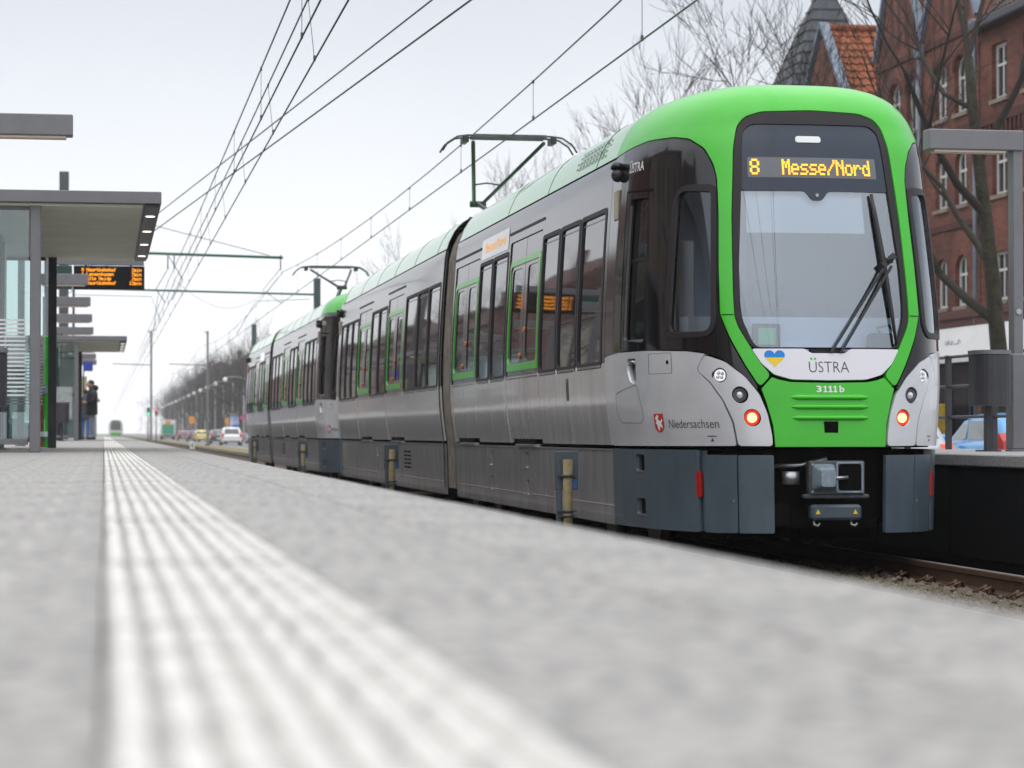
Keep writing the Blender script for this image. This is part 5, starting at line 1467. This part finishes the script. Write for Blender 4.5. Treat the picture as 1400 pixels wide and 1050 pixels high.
# ---------------------------------------------------------------- street lamps with globes
for i in range(17):
    y = 322+28*i
    t = empty('street_lamp', (18.3, y, .02)); tag(t, 'slim street lamp with a white globe on an outreach arm', 'street lamp', 'globe street lamps along the far street')
    mb = MB(); mb.cyl((0, 0, 0), (0, 0, 8.3), .10, .06, n=8); mb.build('pole', mat('pale_pole', (.45, .46, .48), .5), t)
    mb = MB(); mb.tube([(0, 0, 8.25), (-1.0, 0, 8.45), (-2.4, 0, 8.35)], .05, 6); mb.build('arm', MATS['pale_pole'], t)
    mb = MB(); mb.sphere((-2.5, 0, 8.05), .30, 12, 8); mb.build('globe', mat('globe_white', (.85, .86, .88), .3), t)

# ---------------------------------------------------------------- cars
TYRE = mat('tyre', (.02, .02, .02), .8)
CGL = mat('car_glass', (.03, .04, .045), .05, spec=.8)
CGL2 = mat('car_glass_pale', (.22, .26, .27), .08, spec=.8)
TAIL = mat('car_tail_lamp', (.45, .02, .015), .25)
LITTAIL = mat('car_lit_tail_lamp', (.6, .05, .02), .3, emit=((1, .10, .03), .5))
def car(x, y, colname, col, label, rz=0.0, L=4.0, W=1.7, H=1.45, kind='hatch', lit=False, grp=None, glass=CGL, z=-.10):
    """nose points to +y at rz = 0"""
    t = empty('parked_car' if grp is None or 'parked' in grp else 'car', (x, y, z), rz); tag(t, label, 'car', grp)
    pm = mat('car_'+colname, col, .3, coat=1.0, metal=.1)
    h = L/2; w = W/2
    # stations: y, half width, bottom, belt height
    st = [(-h, w*.80, .35, .78), (-h+.10, w*.92, .24, .93), (-h+.5, w*.99, .20, .97), (-.3, w, .18, .95), (.55, w, .18, .93), (h-.9, w*.97, .20, .88), (h-.3, w*.90, .24, .74), (h-.05, w*.74, .32, .60), (h, w*.60, .38, .52)]
    mb = MB(); rows = []
    for yy, hw, zb, zt in st:
        rows.append([(-hw*.90, yy, zb), (-hw, yy, zb+.15), (-hw*1.0, yy, (zb+zt)/2), (-hw*.97, yy, zt-.10), (-hw*.90, yy, zt), (0, yy, zt+.035), (hw*.90, yy, zt), (hw*.97, yy, zt-.10), (hw, yy, (zb+zt)/2), (hw, yy, zb+.15), (hw*.90, yy, zb)])
    mb.grid(rows); n = 11
    mb.add(rows[0], [list(range(n))]); mb.add(rows[-1], [list(range(n))[::-1]]); mb.build('body', pm, t, fix=True)
    rear = -h+.12 if kind != 'sedan' else -h+.85
    gs = [(rear, w*.86, .93), (rear+.45, w*.80, H-.08), (rear+1.0, w*.78, H), (-.05, w*.78, H-.01), (.42, w*.78, H-.09), (1.15, w*.86, .90)]
    mb = MB(); rows = []
    for yy, hw, zt in gs:
        hb = w*.89; rows.append([(-hb, yy, .90), (-hw, yy, zt-.05 if zt > 1 else zt), (-hw*.86, yy, zt), (0, yy, zt+.03), (hw*.86, yy, zt), (hw, yy, zt-.05 if zt > 1 else zt), (hb, yy, .90)])
    mb.grid(rows); mb.build('cabin', pm, t)
    def sd(yy, zz):    # side of the cabin at given y, z
        for a, b in zip(gs, gs[1:]):
            if a[0] <= yy <= b[0]:
                k = (yy-a[0])/(b[0]-a[0]); hw = a[1]+(b[1]-a[1])*k; zt = a[2]+(b[2]-a[2])*k-.05; break
        q = min(1, max(0, (zz-.90)/max(.05, zt-.90))); return w*.89+(hw-w*.89)*q+.008
    for s in (-1, 1):
        for k, pl in enumerate(([(rear+.35, .98), (rear+.95, .98), (rear+.95, H-.14), (rear+.55, H-.16)], [(rear+1.03, .98), (-.03+.1, .98), (-.03+.1, H-.14), (rear+1.03, H-.13)], [(.15, .98), (.92, .97), (.50, H-.22), (.15, H-.15)])):
            mb = MB(); q = [(s*sd(a, b), a, b) for a, b in pl]; mb.add(q, [(0, 1, 2, 3)]); mb.build('side_window', glass, t)
        mb = MB(); mb.sphere((s*(w+.10), .72, 1.0), .11, 8, 6, (1, .7, .75)); mb.build('mirror', pm, t)
        mb = MB(); a_, b_ = sorted((s*w*.74, s*w*.965)); mb.prism([(-h+.0, .70), (-h+.26, .76), (-h+.40, 1.0), (-h+.26, 1.10), (-h+.07, .96)] if not lit else [(-h+.0, .78), (-h+.2, .80), (-h+.24, .92), (-h+.05, .92)], lambda y_, z_, d_: (d_, y_, z_), a_, b_); mb.build('tail_light', LITTAIL if lit else TAIL, t)
        mb = MB(); mb.box((s*w*.68-.16, h-.30, .58), (s*w*.68+.16, h-.06, .70), .03); mb.build('headlight', mat('car_headlight', (.6, .62, .65), .1), t)
        for yy in (-h+.75, h-.80):
            mb = MB(); mb.cyl((s*(w-.19), yy, .31), (s*(w+.005), yy, .31), .31, n=18); wl = mb.build('wheel', TYRE, t)
            mb = MB(); mb.cyl((s*(w+.0), yy, .31), (s*(w+.012), yy, .31), .20, n=14); mb.build('rim', STEEL, wl)
    mb = MB(); q = [(-w*.72, rear+.035, 1.0), (w*.72, rear+.035, 1.0), (w*.66, rear+.42, H-.13), (-w*.66, rear+.42, H-.13)]
    q = [(a, b-.02, c+.01) for a, b, c in q]; mb.add(q, [(0, 1, 2, 3)]); mb.build('rear_window', glass, t)
    mb = MB(); q = [(-w*.74, 1.10, .95), (w*.74, 1.10, .95), (w*.68, .46, H-.10), (-w*.68, .46, H-.10)]; mb.add([(a, b+.02, c+.015) for a, b, c in q], [(0, 1, 2, 3)[::-1]]); mb.build('windscreen', glass, t)
    mb = MB(); mb.box((-.26, -h-.012, .50), (.26, -h+.02, .62)); mb.build('number_plate', WHITEP, t)
    mb = MB(); mb.box((-w*.8, -h-.01, .28), (w*.8, -h+.06, .40), .02); mb.build('bumper', DARKM, t)
    return t
car(16.05, 41.45, 'azure', (.03, .27, .62), 'bright blue hatchback parked at the kerb below the shop', L=3.9, glass=CGL2)
car(16.05, 36.7, 'azure_b', (.04, .28, .55), 'blue car parked behind the bright blue hatchback', L=4.1, H=1.42)
car(12.75, 39.5, 'silver_g', (.40, .42, .45), 'silver grey car with lit tail lamps on the road behind the opposite platform', L=4.2, lit=True, grp='cars driving on the road')
car(11.2, 218, 'white', (.78, .78, .78), 'white car driving on the road beside the tracks', L=4.4, W=1.85, H=1.6, grp='cars driving on the road')
car(11.4, 246, 'dark_teal', (.03, .05, .06), 'dark car ahead of the white car', L=4.4, grp='cars driving on the road')
car(16.0, 262, 'offwhite', (.7, .7, .7), 'off white car parked near the advertising column', L=4.4, H=1.7, grp='cars parked far along the street')
car(16.0, 236, 'pearl', (.72, .74, .74), 'pearl white car parked behind the off white one', L=4.4, grp='cars parked far along the street')
car(11.4, 290, 'taxi_yellow', (.65, .52, .10), 'yellow car far down the road', L=4.5, grp='cars driving on the road')
car(11.3, 312, 'navy', (.03, .04, .08), 'navy car in front of the yellow car', L=4.5, grp='cars driving on the road')
car(11.2, 350, 'maroon', (.16, .03, .04), 'dark red car far down the road', L=4.5, grp='cars driving on the road')
car(16.0, 300, 'grey_a', (.25, .26, .28), 'mid grey car parked far along the street', L=4.4, grp='cars parked far along the street')
car(16.0, 330, 'white_b', (.74, .74, .76), 'small white car parked far along the street', L=4.1, grp='cars parked far along the street')
car(16.0, 372, 'black_c', (.02, .02, .025), 'black car parked far along the street', L=4.4, grp='cars parked far along the street')
car(10.9, 420, 'silver_c', (.5, .5, .52), 'silver car in the distance behind the box truck', L=4.4, grp='cars driving on the road')
# box truck with green tail and orange sign
t = empty('box_truck', (8.9, 330, -.10)); t.location.x = 10.3; t.location.y = 400; tag(t, 'white box truck with green tailgate and orange sign', 'truck')
mb = MB(); mb.box((-1.15, -2.6, .75), (1.15, 2.2, 3.2), .05); mb.build('cargo_box', WHITEP, t)
mb = MB(); mb.box((-1.05, 2.3, .5), (1.05, 4.0, 2.5), .12); mb.build('cab', WHITEP, t)
mb = MB(); mb.box((-.95, -2.66, .9), (.95, -2.61, 2.5)); mb.build('tailgate', mat('tailgate_green', (.02, .30, .18), .5), t)
mb = MB(); mb.box((-.4, -2.68, 2.55), (.4, -2.62, 3.1)); mb.build('orange_sign', mat('orange_sign', (.8, .28, .03), .5), t)
for s in (-1, 1):
    mb = MB(); mb.box((s*.95-.15, -2.7, .45), (s*.95+.15, -2.6, .7), .02); mb.build('tail_light', TAIL, t)
    for yy in (-1.6, 2.9):
        mb = MB(); mb.cyl((s*.85, yy, .45), (s*1.12, yy, .45), .45, n=14); mb.build('wheel', TYRE, t)

# advertising column, signs, signals
t = empty('advertising_column', (17.6, 330, .02)); tag(t, 'round advertising column with blue poster under a pale cap', 'advertising column')
mb = MB(); mb.cyl((0, 0, 0), (0, 0, 3.4), .72, n=20); mb.build('drum', mat('poster_pale', (.55, .58, .70), .6, noise=(.9, .6), col2=(.12, .2, .5)), t)
mb = MB(); mb.cyl((0, 0, 3.4), (0, 0, 3.65), .85, .8, 20); mb.build('cap', LAMPG, t)
mb = MB(); mb.box((-.5, -.78, .6), (.5, -.6, 2.1), .05); mb.build('poster', mat('poster_blue', (.02, .10, .40), .5), t)
for x, y, h, col, lb in ((16.9, 300, 3.0, (.45, .05, .25), 'round magenta red traffic sign on a pole'), (16.8, 275, 2.9, (.75, .32, .03), 'orange sign board beside the parked cars'), (9.3, 262, 2.6, (.75, .30, .04), 'orange sign board at the track edge'), (17.2, 345, 2.9, (.75, .34, .03), 'orange sign board beside the advertising column')):
    t = empty('road_sign', (x, y, -.1)); tag(t, lb, 'sign', 'road signs far along the street')
    mb = MB(); mb.cyl((0, 0, 0), (0, 0, h), .04, n=8); mb.build('pole', LAMPG, t)
    mb = MB()
    if 'round' in lb: mb.cyl((0, -.05, h), (0, -.08, h), .32, n=18)
    else: mb.box((-.28, -.08, h-.5), (.28, -.05, h+.3), .03)
    mb.build('plate', mat('sign_%d' % int(col[0]*100+col[2]*1000), col, .5), t)
for x, y, c, lb in ((5.9, 330, (.0, .8, .45), 'distant traffic light showing green'), (7.3, 345, (.9, .08, .08), 'distant traffic light showing red')):
    t = empty('traffic_light', (x, y, -.17)); tag(t, lb, 'traffic light')
    mb = MB(); mb.cyl((0, 0, 0), (0, 0, 4.4), .07, n=8); mb.build('pole', DARKM, t)
    mb = MB(); mb.box((-.2, -.15, 3.6), (.2, .15, 4.6), .03); mb.build('housing', DARKM, t)
    mb = MB(); mb.cyl((0, -.15, 3.8 if c[1] > .5 else 4.4), (0, -.22, 3.8 if c[1] > .5 else 4.4), .14, n=14); mb.build('lit_lens', mat('signal_%d' % int(c[0]*10), c, .4, emit=(c, 1.5)), t)

# far trams waiting beyond the platform
def far_tram(x, y, label, col):
    t = empty('distant_tram', (x, y, 0)); tag(t, label, 'tram', 'distant trams at the far end of the line')
    pm = mat('tram_far_%s' % label[:5].strip(), col, .35, coat=.5)
    mb = MB(); rows = []
    for yy, k in ((0, .86), (.35, .97), (1.2, 1), (20, 1)):
        pr = [(-1.3*k, .35), (-1.32*k, 1.2), (-1.28*k, 2.9), (-1.0*k, 3.45), (0, 3.6), (1.0*k, 3.45), (1.28*k, 2.9), (1.32*k, 1.2), (1.3*k, .35)]
        rows.append([(a, yy, b) for a, b in pr])
    mb.grid(rows); mb.add(rows[0], [list(range(9))]); mb.build('body', pm, t)
    mb = MB(); mb.box((-.95, -.03, 1.55), (.95, .02, 2.95), .04); mb.build('windscreen', CGL, t)
    mb = MB(); mb.box((-1.0, -.04, .5), (1.0, .01, 1.1), .03); mb.build('green_apron', GREEN, t)
    mb = MB(); mb.box((-.8, -.035, 3.0), (.8, .01, 3.3), .02); mb.build('destination_box', BLACK, t)
    for s in (-1, 1):
        mb = MB(); mb.cyl((s*.8, -.04, 1.25), (s*.8, -.07, 1.25), .12, n=10); mb.build('headlight', mat('far_headlight', (.9, .9, .85), .3), t)
        mb = MB(); mb.box((s*1.335-.02, 2, 1.4), (s*1.335+.02, 18, 2.7), .01); mb.build('side_windows', CGL, t)
        for yy in (3, 16):
            mb = MB(); mb.cyl((s*.69, yy, .36), (s*.82, yy, .36), .36, n=14); mb.build('wheel', TYRE, t)
far_tram(2.25, 470, 'white and green tram approaching far down the empty near track', (.62, .68, .64))
t = empty('platform_end_hut', (-2.1, 150, -.35)); tag(t, 'blue grey utility hut beyond the end of the platform', 'hut')
mb = MB(); mb.box((-2.2, 0, 0), (1.6, 5, 3.3), .05); mb.build('walls', mat('hut_blue_grey', (.22, .25, .30), .7), t)
mb = MB(); mb.box((-2.4, -.2, 3.3), (1.85, 5.2, 3.45), .03); mb.build('roof', LAMPG, t)
mb = MB(); mb.box((1.62, 1, .3), (1.66, 1.9, 2.4), .01); mb.build('door', DARKM, t)

# ---------------------------------------------------------------- people
SKIN = mat('skin', (.45, .27, .19), .6)
def person(x, y, rz, coatc, trouc, hairc, label, S_=1.75, hood=True):
    t = empty('person', (x, y, PZ), rz); tag(t, label, 'person')
    k = S_/1.75
    vs_ = [(0,0,.96),(0,0,1.15),(0,.01,1.38),(0,.0,1.50),(0,-.03,1.57),   # pelvis .. neck (0-4)
           (.09,0,.90),(.10,-.02,.50),(.10,.02,.10),(.10,-.14,.04),          # right leg
           (-.09,0,.90),(-.11,.03,.50),(-.11,.05,.10),(-.11,-.11,.04),       # left leg
           (.18,.01,1.40),(.23,.02,1.14),(.14,-.20,1.10),                     # right arm
           (-.18,.01,1.40),(-.23,.02,1.14),(-.12,-.21,1.12)]
    es_ = [(0,1),(1,2),(2,3),(3,4),(0,5),(5,6),(6,7),(7,8),(0,9),(9,10),(10,11),(11,12),(2,13),(13,14),(14,15),(2,16),(16,17),(17,18)]
    rad = [.15,.16,.17,.10,.055,.10,.075,.055,.045,.10,.075,.055,.045,.075,.058,.042,.075,.058,.042]
    me = bpy.data.meshes.new('body'); me.from_pydata([(a*k, b*k, c*k) for a, b, c in vs_], es_, []); me.update()
    o = link('body', me, mat('trousers_%d' % int(trouc[2]*1000), trouc, .8), t)
    md = o.modifiers.new('skin', 'SKIN'); sv = me.skin_vertices[0].data
    for i, r_ in enumerate(rad): sv[i].radius = (r_*k, r_*k*(.75 if i < 3 else 1))
    sv[0].use_root = True
    o.modifiers.new('sub', 'SUBSURF').levels = 1; o.modifiers['sub'].render_levels = 2
    cm_ = mat('coat_%d' % int(coatc[2]*1000), coatc, .85)
    # coat: lofted rings from hem to shoulders
    mb = MB(); rows = []
    for z, a, b, dy in ((.74,.235,.17,.0),(.95,.235,.17,0),(1.15,.225,.165,0),(1.32,.235,.165,.01),(1.42,.225,.15,.01),(1.49,.14,.11,.01),(1.55,.085,.085,0)):
        rows.append([(a*k*math.cos(q*math.pi/8), (dy+b*math.sin(q*math.pi/8))*k, z*k) for q in range(16)])
    mb.grid(rows, True, True)
    for s in (-1, 1): mb.tube([(s*.17*k, .01*k, 1.43*k), (s*.25*k, .03*k, 1.16*k), (s*.15*k, -.17*k, 1.10*k)], [.085*k, .07*k, .055*k], 10)
    co = mb.build('coat', cm_, t)
    if hood:
        mb = MB(); mb.sphere((0, .10*k, 1.55*k), .13*k, 12, 8, (1, .8, .75)); mb.build('hood', cm_, co)
    mb = MB(); mb.sphere((0, -.05*k, 1.655*k), .105*k, 14, 10, (.78, .95, 1.15)); mb.sphere((0, -.155*k, 1.64*k), .022*k, 8, 6, (.8, 1, 1.3))
    for s in (-1, 1): mb.sphere((s*.083*k, -.03*k, 1.65*k), .026*k, 8, 6, (.5, .8, 1.3))
    hd = mb.build('head', SKIN, t)
    mb = MB(); mb.sphere((0, -.025*k, 1.70*k), .11*k, 14, 8, (.82, .95, .85)); mb.build('hair', mat('hair_%d' % int(hairc[0]*1000), hairc, .8), hd)
    for s in (-1, 1):
        mb = MB(); mb.sphere((s*.115*k, -.235*k, 1.11*k), .042*k, 8, 6, (.8, 1.1, .8))
        for q in range(4): mb.tube([(s*.115*k+(q-1.5)*.018*k, -.26*k, 1.12*k), (s*.10*k+(q-1.5)*.016*k, -.31*k, 1.13*k), (s*.085*k+(q-1.5)*.014*k, -.30*k, 1.16*k)], .009*k, 5)
        mb.tube([(s*.09*k, -.24*k, 1.13*k), (s*.06*k, -.28*k, 1.16*k)], .010*k, 5); mb.build('hand', SKIN, t)
        mb = MB(); mb.box((s*.105*k-.045*k, -.17*k+(0.02 if s < 0 else 0), 0), (s*.105*k+.045*k, .10*k, .09*k), .03); mb.build('shoe', mat('shoe_dark', (.03, .03, .035), .7), t)
    return t
p_ = person(-.36, 73.6, R(-75), (.012, .013, .018), (.20, .22, .25), (.02, .015, .012), 'man in a black hooded coat and grey jeans looking down at his phone')
t = empty('phone', (0, 0, 0)); t.location = p_.matrix_basis @ Vector((0, -.30, 1.18)); tag(t, 'dark phone held by the man in the black coat', 'phone')
mb = MB(); mb.box((-.035, -.005, -.07), (.035, .005, .07), .003); mb.build('case', BLACK, t); mb = MB(); mb.box((-.031, .0055, -.064), (.031, .007, .064)); mb.build('screen', TINT, t)
t.rotation_euler = (R(50), 0, R(-75))
person(-.56, 75.0, R(160), (.06, .06, .09), (.05, .16, .42), (.03, .02, .015), 'person in blue trousers half hidden behind the man in the black coat', S_=1.5, hood=False)

# ---------------------------------------------------------------- moist winter air
mb = MB(); mb.box((-140, -75, -1.6), (140, 1250, 24))
hz = mb.build('haze', None); hz['kind'] = 'stuff'; tag(hz, 'thin pale haze filling the whole street', 'haze')
hm = bpy.data.materials.new('haze_volume'); hm.use_nodes = True; ht = hm.node_tree; ht.nodes.clear()
ho_ = ht.nodes.new('ShaderNodeOutputMaterial'); hv = ht.nodes.new('ShaderNodeVolumePrincipled')
hv.inputs['Color'].default_value = (.975, .98, 1.0, 1); hv.inputs['Density'].default_value = .00032; hv.inputs['Anisotropy'].default_value = .2
ht.links.new(hv.outputs[0], ho_.inputs['Volume'])
hz.data.materials.append(hm)
SC.cycles.volume_bounces = 1
